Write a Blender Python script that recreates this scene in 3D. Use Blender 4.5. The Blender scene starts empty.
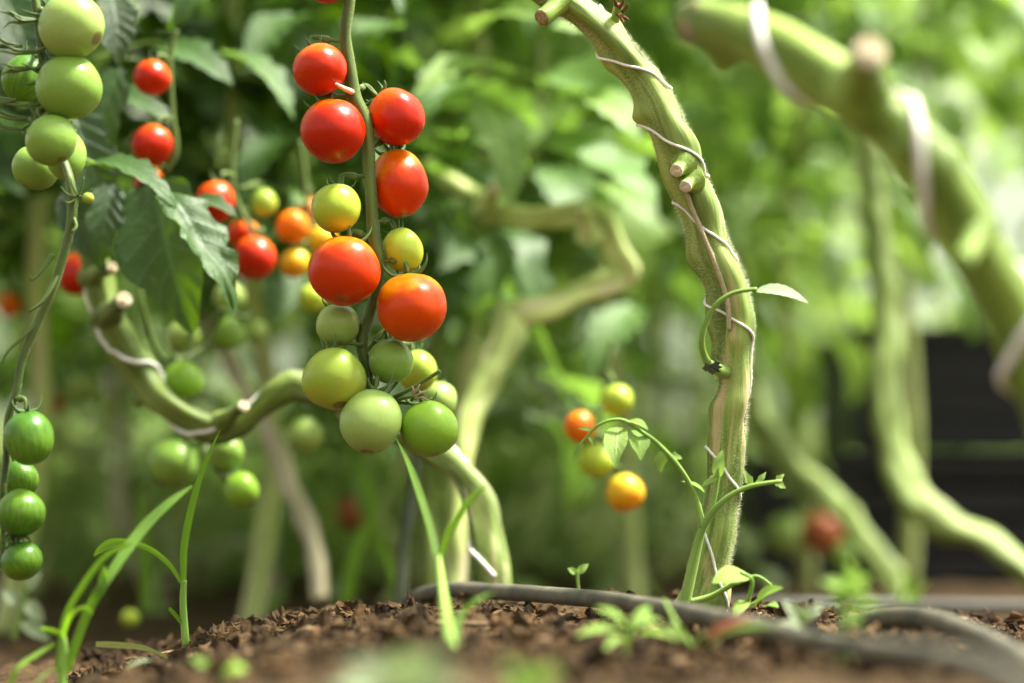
import bpy, math, random
from mathutils import Vector, Matrix, noise, Quaternion
R = math.radians
PI = math.pi

# ------------------------------------------------------------------ camera, sky, sun, exposure
sc = bpy.context.scene
FPX = 85.0 / 36.0 * 1024
PITCH = math.atan(128.5 / FPX)
CAMZ = 0.12
cam_d = bpy.data.cameras.new("camera")
cam = bpy.data.objects.new("camera", cam_d)
sc.collection.objects.link(cam)
cam.location = (0, 0, CAMZ)
cam.rotation_euler = (R(90) + PITCH, 0, 0)
cam_d.lens = 85
cam_d.sensor_width = 36
cam_d.clip_start = 0.05
cam_d.clip_end = 500
cam_d.dof.use_dof = True
cam_d.dof.focus_distance = 1.25
cam_d.dof.aperture_fstop = 3.0
sc.camera = cam

SUN_DIR = Vector((0.46, 0.06, 0.86)).normalized()      # towards the sun
SUN_EL = math.asin(SUN_DIR.z)
SUN_AZ = math.atan2(SUN_DIR.x, SUN_DIR.y)
w = bpy.data.worlds.new("World")
sc.world = w
w.use_nodes = True
nt = w.node_tree
nt.nodes.clear()
sky = nt.nodes.new("ShaderNodeTexSky")
sky.sky_type = 'NISHITA'
sky.sun_disc = False
sky.sun_elevation = SUN_EL
sky.sun_rotation = SUN_AZ
sky.air_density = 1.0
sky.dust_density = 4.0
hs = nt.nodes.new("ShaderNodeHueSaturation")
hs.inputs['Saturation'].default_value = 0.0      # diffusing film overhead: neutral skylight
bg = nt.nodes.new("ShaderNodeBackground")
bg.inputs['Strength'].default_value = 0.12
wo = nt.nodes.new("ShaderNodeOutputWorld")
nt.links.new(sky.outputs[0], hs.inputs['Color'])
wm = nt.nodes.new("ShaderNodeMix"); wm.data_type = 'RGBA'; wm.blend_type = 'MULTIPLY'
wm.inputs[0].default_value = 1.0; wm.inputs[7].default_value = (1.0, 1.0, .94, 1)
nt.links.new(hs.outputs[0], wm.inputs[6])
nt.links.new(wm.outputs[2], bg.inputs['Color'])
nt.links.new(bg.outputs[0], wo.inputs['Surface'])

sun_d = bpy.data.lights.new("sun", 'SUN')
sun_d.energy = 4.6
sun_d.angle = R(9)
sun_d.color = (1.0, 0.95, 0.84)
sun = bpy.data.objects.new("sun", sun_d)
sc.collection.objects.link(sun)
sun.rotation_euler = SUN_DIR.to_track_quat('Z', 'Y').to_euler()

sc.view_settings.view_transform = 'Standard'
sc.view_settings.look = 'None'
sc.view_settings.exposure = 1.55
sc.view_settings.gamma = 1
sc.cycles.use_denoising = True
sc.cycles.max_bounces = 8
sc.cycles.transparent_max_bounces = 4
sc.cycles.caustics_reflective = False
sc.cycles.caustics_refractive = False
sc.cycles.sample_clamp_indirect = 6

# ------------------------------------------------------------------ helpers
RT = Vector((1, 0, 0))
FW = Vector((0, math.cos(PITCH), math.sin(PITCH)))
UP = Vector((0, -math.sin(PITCH), math.cos(PITCH)))
CAM = Vector((0, 0, CAMZ))


def P(px, py, d):
    return CAM + FW * d + RT * ((px - 512) / FPX * d) + UP * ((341.5 - py) / FPX * d)


def M(px, d):
    return px * d / FPX


COL = sc.collection


class MB:
    def __init__(s):
        s.v = []; s.f = []; s.tc = []; s.ti = []

    def build(s, name, mat, parent=None, origin=None):
        me = bpy.data.meshes.new(name)
        o0 = Vector(origin) if origin is not None else Vector((0, 0, 0))
        me.from_pydata([tuple(Vector(v) - o0) for v in s.v], [], s.f)
        at = me.attributes.new("tc", 'FLOAT_VECTOR', 'POINT')
        at.data.foreach_set("vector", [c for t in s.tc for c in t])
        at = me.attributes.new("tint", 'FLOAT', 'POINT')
        at.data.foreach_set("value", s.ti)
        me.polygons.foreach_set("use_smooth", [True] * len(me.polygons))
        me.materials.append(mat)
        me.update()
        o = bpy.data.objects.new(name, me)
        COL.objects.link(o)
        if parent is not None:
            o.parent = parent
            o.location = o0 - parent.location
        else:
            o.location = o0
        return o

    def add(s, v, f, tc=None, ti=0.5):
        n = len(s.v)
        s.v += v
        s.f += [tuple(i + n for i in q) for q in f]
        s.tc += tc if tc else [tuple(x) for x in v]
        s.ti += [ti] * len(v)


def empty(name, loc):
    o = bpy.data.objects.new(name, None)
    o.empty_display_size = 0.02
    o.location = loc
    COL.objects.link(o)
    return o


def tag(o, label=None, cat=None, group=None, kind=None):
    if label: o['label'] = label
    if cat: o['category'] = cat
    if group: o['group'] = group
    if kind: o['kind'] = kind
    return o


def spline(pts, n):
    """Catmull-Rom through pts = [(Vector, radius)], n samples per span"""
    out = []
    P_ = [pts[0]] + list(pts) + [pts[-1]]
    for i in range(1, len(P_) - 2):
        p0, p1, p2, p3 = P_[i - 1], P_[i], P_[i + 1], P_[i + 2]
        for k in range(n):
            t = k / n
            q = []
            for j in (0, 1):
                a, b, c, d = p0[j], p1[j], p2[j], p3[j]
                q.append((b * 2 + (c - a) * t + (a * 2 - b * 5 + c * 4 - d) * t * t + (b * 3 - a - c * 3 + d) * t ** 3) * 0.5)
            out.append((q[0], max(q[1], 1e-5)))
    out.append((Vector(pts[-1][0]), pts[-1][1]))
    return out


def frames(path):
    n = len(path)
    T = []
    for i in range(n):
        a = path[max(0, i - 1)][0]; b = path[min(n - 1, i + 1)][0]
        t = (b - a)
        T.append(t.normalized() if t.length > 1e-9 else Vector((0, 0, 1)))
    N = []
    ref = Vector((0, -1, 0))
    nn = ref - T[0] * ref.dot(T[0])
    if nn.length < 1e-3:
        nn = Vector((1, 0, 0)) - T[0] * T[0].x
    nn.normalize()
    for i in range(n):
        nn = nn - T[i] * nn.dot(T[i])
        nn.normalize()
        N.append(nn.copy())
    return T, N, [T[i].cross(N[i]) for i in range(n)]


def tube(mb, pts, seg=10, n=6, flute=0.0, nf=3, twist=0.0, rough=0.0, rs=60.0, bumps=(), cap=True, seed=0.0, ti=0.5):
    """pts = [(Vector, radius)]; bumps = [(t 0..1, angle deg, size factor, width t, width rad)]"""
    path = spline(pts, n)
    T, N, B = frames(path)
    L = [0.0]
    for i in range(1, len(path)):
        L.append(L[-1] + (path[i][0] - path[i - 1][0]).length)
    tot = max(L[-1], 1e-9)
    v = []; tc = []; f = []
    for i, (p, r) in enumerate(path):
        for k in range(seg):
            a = 2 * PI * k / seg
            rr = r
            if flute:
                rr *= 1 + flute * math.cos(nf * a + twist * L[i] + seed)
            if rough:
                rr *= 1 + rough * noise.noise(Vector((math.cos(a) * .8 + seed, math.sin(a) * .8, L[i] * rs)))
            for (bt, ba, bs, wt, wa) in bumps:
                dt = (L[i] / tot - bt) / wt
                da = (a - R(ba) + PI) % (2 * PI) - PI
                e = dt * dt + (da / wa) ** 2
                if e < 6:
                    rr += r * bs * math.exp(-e)
            v.append(p + (N[i] * math.cos(a) + B[i] * math.sin(a)) * rr)
            tc.append((math.cos(a) * r * 1.0, math.sin(a) * r * 1.0, L[i] + seed))
    for i in range(len(path) - 1):
        for k in range(seg):
            k2 = (k + 1) % seg
            f.append((i * seg + k, i * seg + k2, (i + 1) * seg + k2, (i + 1) * seg + k))
    if cap:
        for i, e in ((0, 0), (len(path) - 1, 1)):
            c = len(v)
            v.append(path[i][0]); tc.append((0, 0, L[i] + seed))
            for k in range(seg):
                k2 = (k + 1) % seg
                q = (i * seg + k, i * seg + k2)
                f.append((c, q[1], q[0]) if e == 0 else (c, q[0], q[1]))
    mb.add(v, f, tc, ti)
    return path, T, N, B, L, v, seg


def pxpath(pts):
    """pts = (px, py, depth, width in px) -> world"""
    return [(P(x, y, d), M(wd / 2, d)) for x, y, d, wd in pts]


def ribbon(mb, pts, n=6, fold=0.25, ti=0.5, side=None, twist=0.0):
    """grass blade; pts = [(Vector, half width)]"""
    path = spline(pts, n)
    T, N, B = frames(path)
    v = []; f = []; tc = []
    l = 0
    for i, (p, r) in enumerate(path):
        if i: l += (p - path[i - 1][0]).length
        a = twist * i / len(path)
        b = B[i] * math.cos(a) + N[i] * math.sin(a)
        nn = N[i] * math.cos(a) - B[i] * math.sin(a)
        for j in (-1, -.5, 0, .5, 1):
            v.append(p + b * r * j + nn * (abs(j) * fold * r))
            tc.append((j, l * 100, ti))
    m = len(path)
    for i in range(m - 1):
        for j in range(4):
            a = i * 5 + j
            f.append((a, a + 1, a + 6, a + 5))
    mb.add(v, f, tc, ti)


def leaflet(mb, base, tip, nrm, W, bow=0.15, fold=0.25, lobes=4, lobe=0.18, nu=12, nv=3, ti=0.5, seed=0.0, quilt=0.02, wav=0.0, shape=0.8, side_bend=0.0):
    """leaf blade from base to tip, nrm the side it faces; W the greatest half width in metres"""
    ax = tip - base
    L = ax.length
    x = ax / L
    n_ = nrm - x * nrm.dot(x)
    if n_.length < 1e-4:
        n_ = Vector((0, 0, 1)) - x * x.z
    n_.normalize()
    y = n_.cross(x)
    v = []; f = []; tc = []
    for i in range(nu + 1):
        u = i / nu
        wd = (math.sin(PI * min(1, u ** shape)) ** 0.75) * (1 - 0.25 * u)
        for j in range(-nv, nv + 1):
            q = j / nv
            sgn = 1 if q >= 0 else -1
            lb = 1.0
            if lobes:
                ph = u * lobes * 2 * PI + (0.7 if sgn > 0 else 0) + seed
                lb = 1 + lobe * (math.sin(ph) + 0.45 * math.sin(2.3 * ph + seed)) * abs(q) ** 2
            yy = q * W * wd * lb
            # side veins lean towards the tip
            uu = u + abs(q) * 0.04 * lb
            zz = -bow * L * (4 * (uu - .5) ** 2) + bow * L * 0.5
            zz += fold * abs(yy)
            zz += quilt * L * math.sin((u * 7 - abs(q) * 1.3) * 2 * PI) * min(1, abs(q) * 2) * (1 if u < .92 else 0)
            if wav:
                zz += wav * L * noise.noise(Vector((u * 3 + seed, q * 1.3, seed * 3)))
            yy += side_bend * L * u * u
            v.append(base + x * (uu * L * 0.98) + y * yy + n_ * zz)
            tc.append((u, q, seed))
    m = 2 * nv + 1
    for i in range(nu):
        for j in range(2 * nv):
            a = i * m + j
            f.append((a, a + 1, a + m + 1, a + m))
    mb.add(v, f, tc, ti)


def compound(mb, ms, base, dirv, L, rng, W=0.02, ti=None, pairs=3, droop=0.5, nu=8, nv=2, up=None):
    """whole tomato leaf: a curved rachis carrying pairs of lobed leaflets and one at the tip"""
    up = up or Vector((0, 0, 1))
    d = dirv.normalized()
    pts = []
    p = base.copy()
    steps = 6
    dd = d.copy()
    for i in range(steps + 1):
        pts.append((p.copy(), max(0.0007, 0.0022 * (1 - i / steps * .7))))
        dd = (dd + Vector((0, 0, -droop / steps * 1.4))).normalized()
        p = p + dd * (L / steps)
    tube(ms, pts, seg=5, n=2, cap=False, ti=rng.random())
    path = spline(pts, 4)
    T, N, B = frames(path)
    t0 = rng.random() if ti is None else ti
    for k in range(pairs + 1):
        tt = 0.22 + 0.75 * k / pairs
        i = min(len(path) - 1, int(tt * (len(path) - 1)))
        pp, tv = path[i][0], T[i]
        sd = tv.cross(up)
        if sd.length < 1e-3: sd = Vector((1, 0, 0))
        sd.normalize()
        nn = sd.cross(tv)
        sz = rng.uniform(.8, 1.15) * (1.0 if k < pairs else 1.25)
        if k == pairs:
            ds = [tv + Vector((0, 0, -.2))]
        else:
            ds = [sd * 1.0 + tv * .5, -sd * 1.0 + tv * .5]
        for q in ds:
            q = (q + Vector((rng.uniform(-.25, .25), rng.uniform(-.25, .25), rng.uniform(-.55, .15)))).normalized()
            l = L * (0.30 if k == pairs else 0.25) * sz
            st = pp + q * l * .12
            leaflet(mb, st, st + q * l, nn + Vector((rng.uniform(-.5, .5), rng.uniform(-.5, .5), 0)), l * rng.uniform(.26, .36),
                    bow=rng.uniform(.05, .3), fold=rng.uniform(0.05, .5), lobes=rng.choice((2, 3, 3)), lobe=.26, nu=nu, nv=nv,
                    ti=min(1, max(0, t0 + rng.uniform(-.25, .25))), seed=rng.uniform(0, 6), quilt=.022, wav=.09)


# ------------------------------------------------------------------ materials
def newmat(name):
    m = bpy.data.materials.new(name)
    m.use_nodes = True
    t = m.node_tree
    b = t.nodes['Principled BSDF']
    return m, t, b


def nd(t, typ, **kw):
    n = t.nodes.new(typ)
    for k, v in kw.items():
        if hasattr(n, k):
            setattr(n, k, v)
        else:
            n.inputs[k].default_value = v
    return n


def mixc(t, fac, a, b, blend='MIX'):
    n = t.nodes.new('ShaderNodeMix')
    n.data_type = 'RGBA'; n.blend_type = blend
    for s, v in ((0, fac), (6, a), (7, b)):
        if isinstance(v, (int, float)):
            n.inputs[s].default_value = v
        elif isinstance(v, tuple):
            n.inputs[s].default_value = v if len(v) == 4 else v + (1,)
        else:
            t.links.new(v, n.inputs[s])
    return n.outputs[2]


def math_(t, op, a, b=None, clamp=False):
    n = t.nodes.new('ShaderNodeMath')
    n.operation = op; n.use_clamp = clamp
    for s, v in ((0, a), (1, b)):
        if v is None: continue
        if isinstance(v, (int, float)): n.inputs[s].default_value = v
        else: t.links.new(v, n.inputs[s])
    return n.outputs[0]


def ramp(t, src, stops):
    n = t.nodes.new('ShaderNodeValToRGB')
    e = n.color_ramp.elements
    while len(e) > 1: e.remove(e[-1])
    e[0].position = stops[0][0]; e[0].color = tuple(stops[0][1]) + (1,)
    for p_, c_ in stops[1:]:
        k = e.new(p_); k.color = tuple(c_) + (1,)
    t.links.new(src, n.inputs[0])
    return n.outputs[0]


def attr(t, name):
    n = t.nodes.new('ShaderNodeAttribute')
    n.attribute_name = name
    return n


def tex_noise(t, vec, scale, detail=3, rough=.5):
    n = t.nodes.new('ShaderNodeTexNoise')
    n.inputs['Scale'].default_value = scale
    n.inputs['Detail'].default_value = detail
    n.inputs['Roughness'].default_value = rough
    if vec is not None: t.links.new(vec, n.inputs['Vector'])
    return n.outputs['Fac']


def vscale(t, vec, s):
    n = t.nodes.new('ShaderNodeVectorMath')
    n.operation = 'MULTIPLY'
    t.links.new(vec, n.inputs[0])
    n.inputs[1].default_value = s
    return n.outputs[0]


def bump(t, h, b, dist=.001, strength=.5):
    n = t.nodes.new('ShaderNodeBump')
    n.inputs['Distance'].default_value = dist
    n.inputs['Strength'].default_value = strength
    t.links.new(h, n.inputs['Height'])
    t.links.new(n.outputs[0], b.inputs['Normal'])


def mat_fruit(name, body, shoulder, tip=None, sh=(0.25, .95), nz=0.35, stripe=0.0, rough=.28, offs=0.0):
    """tomato skin: body colour, shoulder round the calyx (local +Z): unripe tone, on red fruit also a painted lit top, slight blotches"""
    m, t, b = newmat(name)
    tcn = nd(t, 'ShaderNodeTexCoord')
    sep = nd(t, 'ShaderNodeSeparateXYZ')
    t.links.new(tcn.outputs['Object'], sep.inputs[0])
    z = sep.outputs[2]
    n1 = tex_noise(t, tcn.outputs['Object'], 1.3 + offs, 2)
    zz = math_(t, 'ADD', z, math_(t, 'MULTIPLY', math_(t, 'SUBTRACT', n1, .5), nz * 4))
    mr = nd(t, 'ShaderNodeMapRange')
    mr.interpolation_type = 'SMOOTHSTEP'
    mr.inputs[1].default_value = sh[0]; mr.inputs[2].default_value = sh[1]
    t.links.new(zz, mr.inputs[0])
    c = mixc(t, mr.outputs[0], body, shoulder)
    if tip:
        mr2 = nd(t, 'ShaderNodeMapRange'); mr2.interpolation_type = 'SMOOTHSTEP'
        mr2.inputs[1].default_value = -.2; mr2.inputs[2].default_value = -1.0
        t.links.new(zz, mr2.inputs[0])
        c = mixc(t, mr2.outputs[0], c, tip)
    if stripe:
        # fine dark green streaks running down from the shoulder
        at = t.nodes.new('ShaderNodeMath'); at.operation = 'ARCTAN2'
        t.links.new(sep.outputs[0], at.inputs[0]); t.links.new(sep.outputs[1], at.inputs[1])
        cx = nd(t, 'ShaderNodeCombineXYZ')
        t.links.new(math_(t, 'MULTIPLY', at.outputs[0], 3.2), cx.inputs[0])
        t.links.new(math_(t, 'MULTIPLY', z, .7), cx.inputs[1])
        sn = tex_noise(t, cx.outputs[0], 2.2, 3, .6)
        k = math_(t, 'MULTIPLY', ramp(t, sn, [(.42, (0, 0, 0)), (.66, (1, 1, 1))]), stripe)
        c = mixc(t, k, c, tuple(x * .38 for x in shoulder))
    scar = nd(t, 'ShaderNodeMapRange'); scar.inputs[1].default_value = -.972; scar.inputs[2].default_value = -.984
    t.links.new(z, scar.inputs[0])
    c = mixc(t, math_(t, 'MULTIPLY', scar.outputs[0], .8), c, (.16, .09, .03))
    # tiny pale specks
    vo = nd(t, 'ShaderNodeTexVoronoi'); vo.inputs['Scale'].default_value = 17
    t.links.new(tcn.outputs['Object'], vo.inputs['Vector'])
    sp = ramp(t, vo.outputs['Distance'], [(0.03, (1, 1, 1)), (.085, (0, 0, 0))])
    c = mixc(t, math_(t, 'MULTIPLY', sp, .22), c, (.8, .7, .35))
    dst = ramp(t, tex_noise(t, tcn.outputs['Object'], 9, 6, .75), [(.52, (0, 0, 0)), (.75, (.16, .16, .16))])
    c = mixc(t, dst, c, tuple(min(.8, x * .8 + .035) for x in body))
    n2 = tex_noise(t, tcn.outputs['Object'], 5, 4)
    c = mixc(t, math_(t, 'MULTIPLY', n2, .25), c, tuple(x * .6 for x in body))
    t.links.new(c, b.inputs['Base Color'])
    t.links.new(ramp(t, n2, [(.3, (rough - .04,) * 3), (.7, (rough + .1,) * 3)]), b.inputs['Roughness'])
    b.inputs['IOR'].default_value = 1.33
    b.inputs['Subsurface Weight'].default_value = .3
    b.inputs['Subsurface Radius'].default_value = (1.0, .5, .12)
    b.inputs['Subsurface Scale'].default_value = .004
    b.inputs['Coat Weight'].default_value = .0
    b.inputs['Coat Roughness'].default_value = .12
    n3 = tex_noise(t, tcn.outputs['Object'], 3.0, 3)
    bump(t, n3, b, .0006, .35)
    return m


F = {
    'red': mat_fruit('ripe_red_skin_lit_top', (.50, .017, .0002), (.70, .12, .001), sh=(-.1, 1.0), nz=.25),  # orange upper half: the lit side of ripe fruit put into the skin colour
    'red2': mat_fruit('red_skin_pale_shoulder', (.56, .026, .0003), (.75, .18, .002), sh=(0, 1.0), nz=.25, offs=.4),
    'redor': mat_fruit('orange_red_skin', (.60, .038, .0003), (.80, .26, .002), sh=(-.1, .9), nz=.32, offs=.2),
    'redor2': mat_fruit('orange_shouldered_skin', (.68, .065, .0004), (.80, .36, .003), sh=(.0, .8), nz=.3, offs=.7),
    'orange': mat_fruit('orange_skin', (.78, .17, .004), (.78, .32, .02)),
    'yelor': mat_fruit('yellow_orange_skin', (.72, .44, .015), (.62, .54, .04), tip=(.80, .22, .008)),
    'yellow': mat_fruit('yellow_green_skin', (.40, .51, .045), (.36, .52, .07), tip=(.46, .50, .03)),
    'yelgr': mat_fruit('yellowing_green_skin', (.32, .44, .05), (.25, .40, .05), tip=(.42, .44, .04)),
    'green': mat_fruit('pale_green_skin', (.22, .37, .06), (.16, .31, .04), nz=.2),
    'green2': mat_fruit('soft_green_skin', (.32, .45, .11), (.22, .37, .07), nz=.25, offs=.3),
    'lime': mat_fruit('bright_green_skin', (.21, .38, .03), (.17, .31, .025), nz=.2),
    'dkgreen': mat_fruit('dark_shouldered_green_skin', (.13, .27, .02), (.05, .16, .014), sh=(-.4, 1.0), nz=.4, stripe=.5),
    'brown': mat_fruit('dull_brick_skin', (.34, .10, .035), (.34, .16, .05)),
}


def mat_stem(name, c1, c2, wood=0.0, woodc=(.42, .33, .17), rough=.55, streak=1.0, spec=.3, woodz=0.0):
    m, t, b = newmat(name)
    a = attr(t, 'tc').outputs['Vector']
    s1 = tex_noise(t, vscale(t, a, (420, 420, 28)), 1.0, 4, .6)
    s2 = tex_noise(t, vscale(t, a, (90, 90, 16)), 1.0, 3, .5)
    c = mixc(t, ramp(t, s1, [(.35, (0, 0, 0)), (.68, (streak,) * 3)]), c1, c2)
    c = mixc(t, ramp(t, s2, [(.4, (0, 0, 0)), (.62, (.8, .8, .8))]), c, tuple(x * .5 for x in c1))
    s4 = tex_noise(t, vscale(t, a, (60, 60, 5)), 1.0, 3, .5)
    c = mixc(t, ramp(t, s4, [(.45, (0, 0, 0)), (.65, (.7, .7, .7))]), c, tuple(min(.75, x * 1.25) for x in c2))
    if wood:
        s3 = tex_noise(t, vscale(t, a, (130, 130, 12)), 1.0, 5, .65)
        k = ramp(t, s3, [(.62 - wood * .3, (0, 0, 0)), (.72 - wood * .3, (1, 1, 1))])
        if woodz:      # bark only on the older, lower part
            sp_ = nd(t, 'ShaderNodeSeparateXYZ'); t.links.new(a, sp_.inputs[0])
            mr = nd(t, 'ShaderNodeMapRange'); mr.inputs[1].default_value = woodz - .03; mr.inputs[2].default_value = woodz + .03
            t.links.new(sp_.outputs[2], mr.inputs[0])
            k = math_(t, 'MULTIPLY', k, mr.outputs[0])
        c = mixc(t, k, c, woodc)
    t.links.new(c, b.inputs['Base Color'])
    b.inputs['Roughness'].default_value = rough
    b.inputs['Specular IOR Level'].default_value = spec
    b.inputs['Subsurface Weight'].default_value = .15
    b.inputs['Subsurface Radius'].default_value = (.6, 1.0, .3)
    b.inputs['Subsurface Scale'].default_value = .003
    b.inputs['Sheen Weight'].default_value = .05
    b.inputs['Sheen Roughness'].default_value = .4
    bump(t, s1, b, .0008, .7)
    return m


S_MAIN = mat_stem('green_stem', (.10, .19, .015), (.27, .38, .06), wood=.0)
S_WOODY = mat_stem('woody_green_stem', (.11, .20, .02), (.34, .43, .11), wood=.34, woodc=(.50, .41, .20), woodz=.17)
S_PALE = mat_stem('pale_stem', (.28, .40, .07), (.52, .60, .22), wood=.25, woodc=(.50, .44, .28))
S_MID = mat_stem('mid_green_stem', (.15, .24, .035), (.30, .38, .12), wood=.2, woodc=(.42, .36, .22))
S_DARK = mat_stem('dark_green_stem', (.055, .11, .010), (.22, .29, .06), wood=.22, woodc=(.50, .46, .26), woodz=.30)
S_TRUSS = mat_stem('truss_stem', (.065, .115, .015), (.14, .20, .045), rough=.5)
S_THIN = mat_stem('petiole_stem', (.17, .31, .04), (.27, .40, .09))
S_TAN = mat_stem('dry_tan_stem', (.46, .40, .24), (.66, .60, .42), wood=.3, woodc=(.30, .27, .13))
S_DKTWIG = mat_stem('dark_twig', (.035, .045, .02), (.08, .10, .04))


def mat_plain(name, c, rough=.8, spec=.3, nscale=200, var=.35, c2=None, bmp=.0, bd=.001, metal=0):
    m, t, b = newmat(name)
    tcn = nd(t, 'ShaderNodeTexCoord')
    n1 = tex_noise(t, tcn.outputs['Object'], nscale, 5, .6)
    c2 = c2 or tuple(x * (1 - var) for x in c)
    t.links.new(mixc(t, ramp(t, n1, [(.3, (0, 0, 0)), (.7, (1, 1, 1))]), c, c2), b.inputs['Base Color'])
    b.inputs['Roughness'].default_value = rough
    b.inputs['Specular IOR Level'].default_value = spec
    b.inputs['Metallic'].default_value = metal
    if bmp: bump(t, n1, b, bd, bmp)
    return m


CUT = mat_plain('cut_stem_end', (.42, .34, .20), .9, .2, 700, c2=(.20, .14, .07), bmp=.5)
CUTPALE = mat_plain('pale_cut_stem_end', (.70, .62, .44), .9, .2, 500, c2=(.50, .40, .24), bmp=.5)
DRY = mat_plain('dried_brown_scale', (.22, .09, .035), .8, .2, 500, c2=(.09, .04, .02))
TWINE = mat_plain('white_twine', (.88, .86, .82), .7, .3, 900, c2=(.76, .73, .68), bmp=.2)
TWINE_TAN = mat_plain('pale_scar_ridge', (.50, .43, .28), .8, .2, 700, c2=(.30, .26, .14), bmp=.6)
HOSE = mat_plain('grey_black_hose', (.16, .145, .105), .6, .35, 55, c2=(.055, .058, .045), bmp=.5)
HOSE2 = mat_plain('dusty_black_hose', (.085, .08, .065), .45, .4, 160, c2=(.045, .045, .038), bmp=.3)
CRATE = mat_plain('black_plastic', (.008, .008, .009), .5, .3, 40, c2=(.015, .015, .016))
POSTM = mat_plain('grey_post_metal', (.45, .46, .46), .5, .5, 30, c2=(.35, .36, .36))


def mat_fuzz():
    m, t, b = newmat('plant_hairs')
    t.nodes.remove(b)
    d = nd(t, 'ShaderNodeBsdfDiffuse'); d.inputs[0].default_value = (.80, .84, .62, 1)
    tr = nd(t, 'ShaderNodeBsdfTranslucent'); tr.inputs[0].default_value = (.85, .88, .65, 1)
    mx = nd(t, 'ShaderNodeMixShader'); mx.inputs[0].default_value = .5
    t.links.new(d.outputs[0], mx.inputs[1]); t.links.new(tr.outputs[0], mx.inputs[2])
    t.links.new(mx.outputs[0], t.nodes['Material Output'].inputs[0])
    return m


FUZZ = mat_fuzz()


def mat_leaf(name, dark, light, trans, tw=.4, rough=.45, vein=.5, spec=.65, blot=.25):
    m, t, b = newmat(name)
    at = attr(t, 'tc').outputs['Vector']
    ti = attr(t, 'tint').outputs['Fac']
    sep = nd(t, 'ShaderNodeSeparateXYZ')
    t.links.new(at, sep.inputs[0])
    u, q = sep.outputs[0], sep.outputs[1]
    aq = math_(t, 'ABSOLUTE', q)
    # midrib and slanted side veins
    mid = ramp(t, aq, [(0.03, (1, 1, 1)), (.09, (0, 0, 0))])
    sv = math_(t, 'SINE', math_(t, 'MULTIPLY', math_(t, 'SUBTRACT', math_(t, 'MULTIPLY', u, 7), math_(t, 'MULTIPLY', aq, 1.3)), 2 * PI))
    svr = ramp(t, sv, [(.90, (0, 0, 0)), (.99, (.7, .7, .7))])
    vn = math_(t, 'MAXIMUM', mid, svr)
    tcn = nd(t, 'ShaderNodeTexCoord')
    n1 = tex_noise(t, tcn.outputs['Object'], 60, 3)
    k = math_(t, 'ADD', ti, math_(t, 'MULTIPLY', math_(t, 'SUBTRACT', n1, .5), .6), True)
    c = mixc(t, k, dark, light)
    c = mixc(t, math_(t, 'MULTIPLY', vn, vein), c, tuple(min(1, x * 1.5 + .05) for x in light))
    bl = ramp(t, tex_noise(t, tcn.outputs['Object'], 160, 5, .7), [(.60, (0, 0, 0)), (.72, (.35,) * 3)])
    c = mixc(t, bl, c, (.38, .34, .10))
    t.links.new(c, b.inputs['Base Color'])
    b.inputs['Roughness'].default_value = rough
    b.inputs['Specular IOR Level'].default_value = spec
    tr = nd(t, 'ShaderNodeBsdfTranslucent')
    t.links.new(mixc(t, k, tuple(x * .6 for x in trans), trans), tr.inputs[0])
    mx = nd(t, 'ShaderNodeMixShader'); mx.inputs[0].default_value = tw
    t.links.new(b.outputs[0], mx.inputs[1]); t.links.new(tr.outputs[0], mx.inputs[2])
    t.links.new(mx.outputs[0], t.nodes['Material Output'].inputs[0])
    h = math_(t, 'ADD', tex_noise(t, vscale(t, at, (14, 8, 1)), 2.0, 3), math_(t, 'MULTIPLY', vn, -.5))
    bump(t, h, b, .002, .5)
    return m


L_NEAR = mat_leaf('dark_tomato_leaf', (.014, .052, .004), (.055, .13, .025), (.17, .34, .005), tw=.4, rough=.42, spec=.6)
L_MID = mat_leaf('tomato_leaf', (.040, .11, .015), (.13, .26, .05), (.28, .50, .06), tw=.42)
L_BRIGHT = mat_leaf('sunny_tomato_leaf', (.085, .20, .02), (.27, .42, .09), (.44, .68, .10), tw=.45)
L_PALE = mat_leaf('greyish_leaf', (.16, .26, .07), (.36, .46, .18), (.45, .62, .14), tw=.4)
GRASSM = mat_leaf('grass_blade', (.10, .25, .015), (.20, .40, .03), (.30, .58, .02), tw=.5, vein=.15)
WEED = mat_leaf('weed_leaf', (.15, .32, .03), (.30, .50, .07), (.35, .55, .1), tw=.35, vein=.3)
WEEDP = mat_leaf('pale_weed_leaf', (.24, .36, .17), (.42, .52, .30), (.4, .55, .2), tw=.35, vein=.3)
WEEDR = mat_leaf('reddish_leaf', (.32, .07, .045), (.45, .14, .08), (.45, .15, .06), tw=.3, vein=.2)
CALYX = mat_plain('calyx_green', (.10, .17, .045), .6, .3, 400, c2=(.05, .10, .03))


def mat_soil(name, sc_=1.0, a=(.048, .028, .012), b_=(.010, .007, .003), c_=(.135, .085, .038)):
    m, t, b = newmat(name)
    tcn = nd(t, 'ShaderNodeTexCoord')
    o = tcn.outputs['Object']
    n1 = tex_noise(t, o, 45 * sc_, 6, .7)
    n2 = tex_noise(t, o, 260 * sc_, 6, .75)
    c = ramp(t, n1, [(.3, b_), (.55, a), (.8, c_)])
    c = mixc(t, ramp(t, n2, [(.4, (0, 0, 0)), (.68, (.8, .8, .8))]), c, c_)
    ti = attr(t, 'tint').outputs['Fac']
    c = mixc(t, 1.0, c, ramp(t, ti, [(0, (.45, .45, .45)), (.5, (1, 1, 1)), (1, (2.2, 2.1, 2.0))]), 'MULTIPLY')
    t.links.new(c, b.inputs['Base Color'])
    b.inputs['Roughness'].default_value = .95
    b.inputs['Specular IOR Level'].default_value = .2
    bump(t, n2, b, .002, 1.0)
    return m


SOIL = mat_soil('soil')
CHIP = mat_plain('bark_chip', (.26, .18, .10), .9, .2, 300, c2=(.09, .055, .028), bmp=.7)

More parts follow.
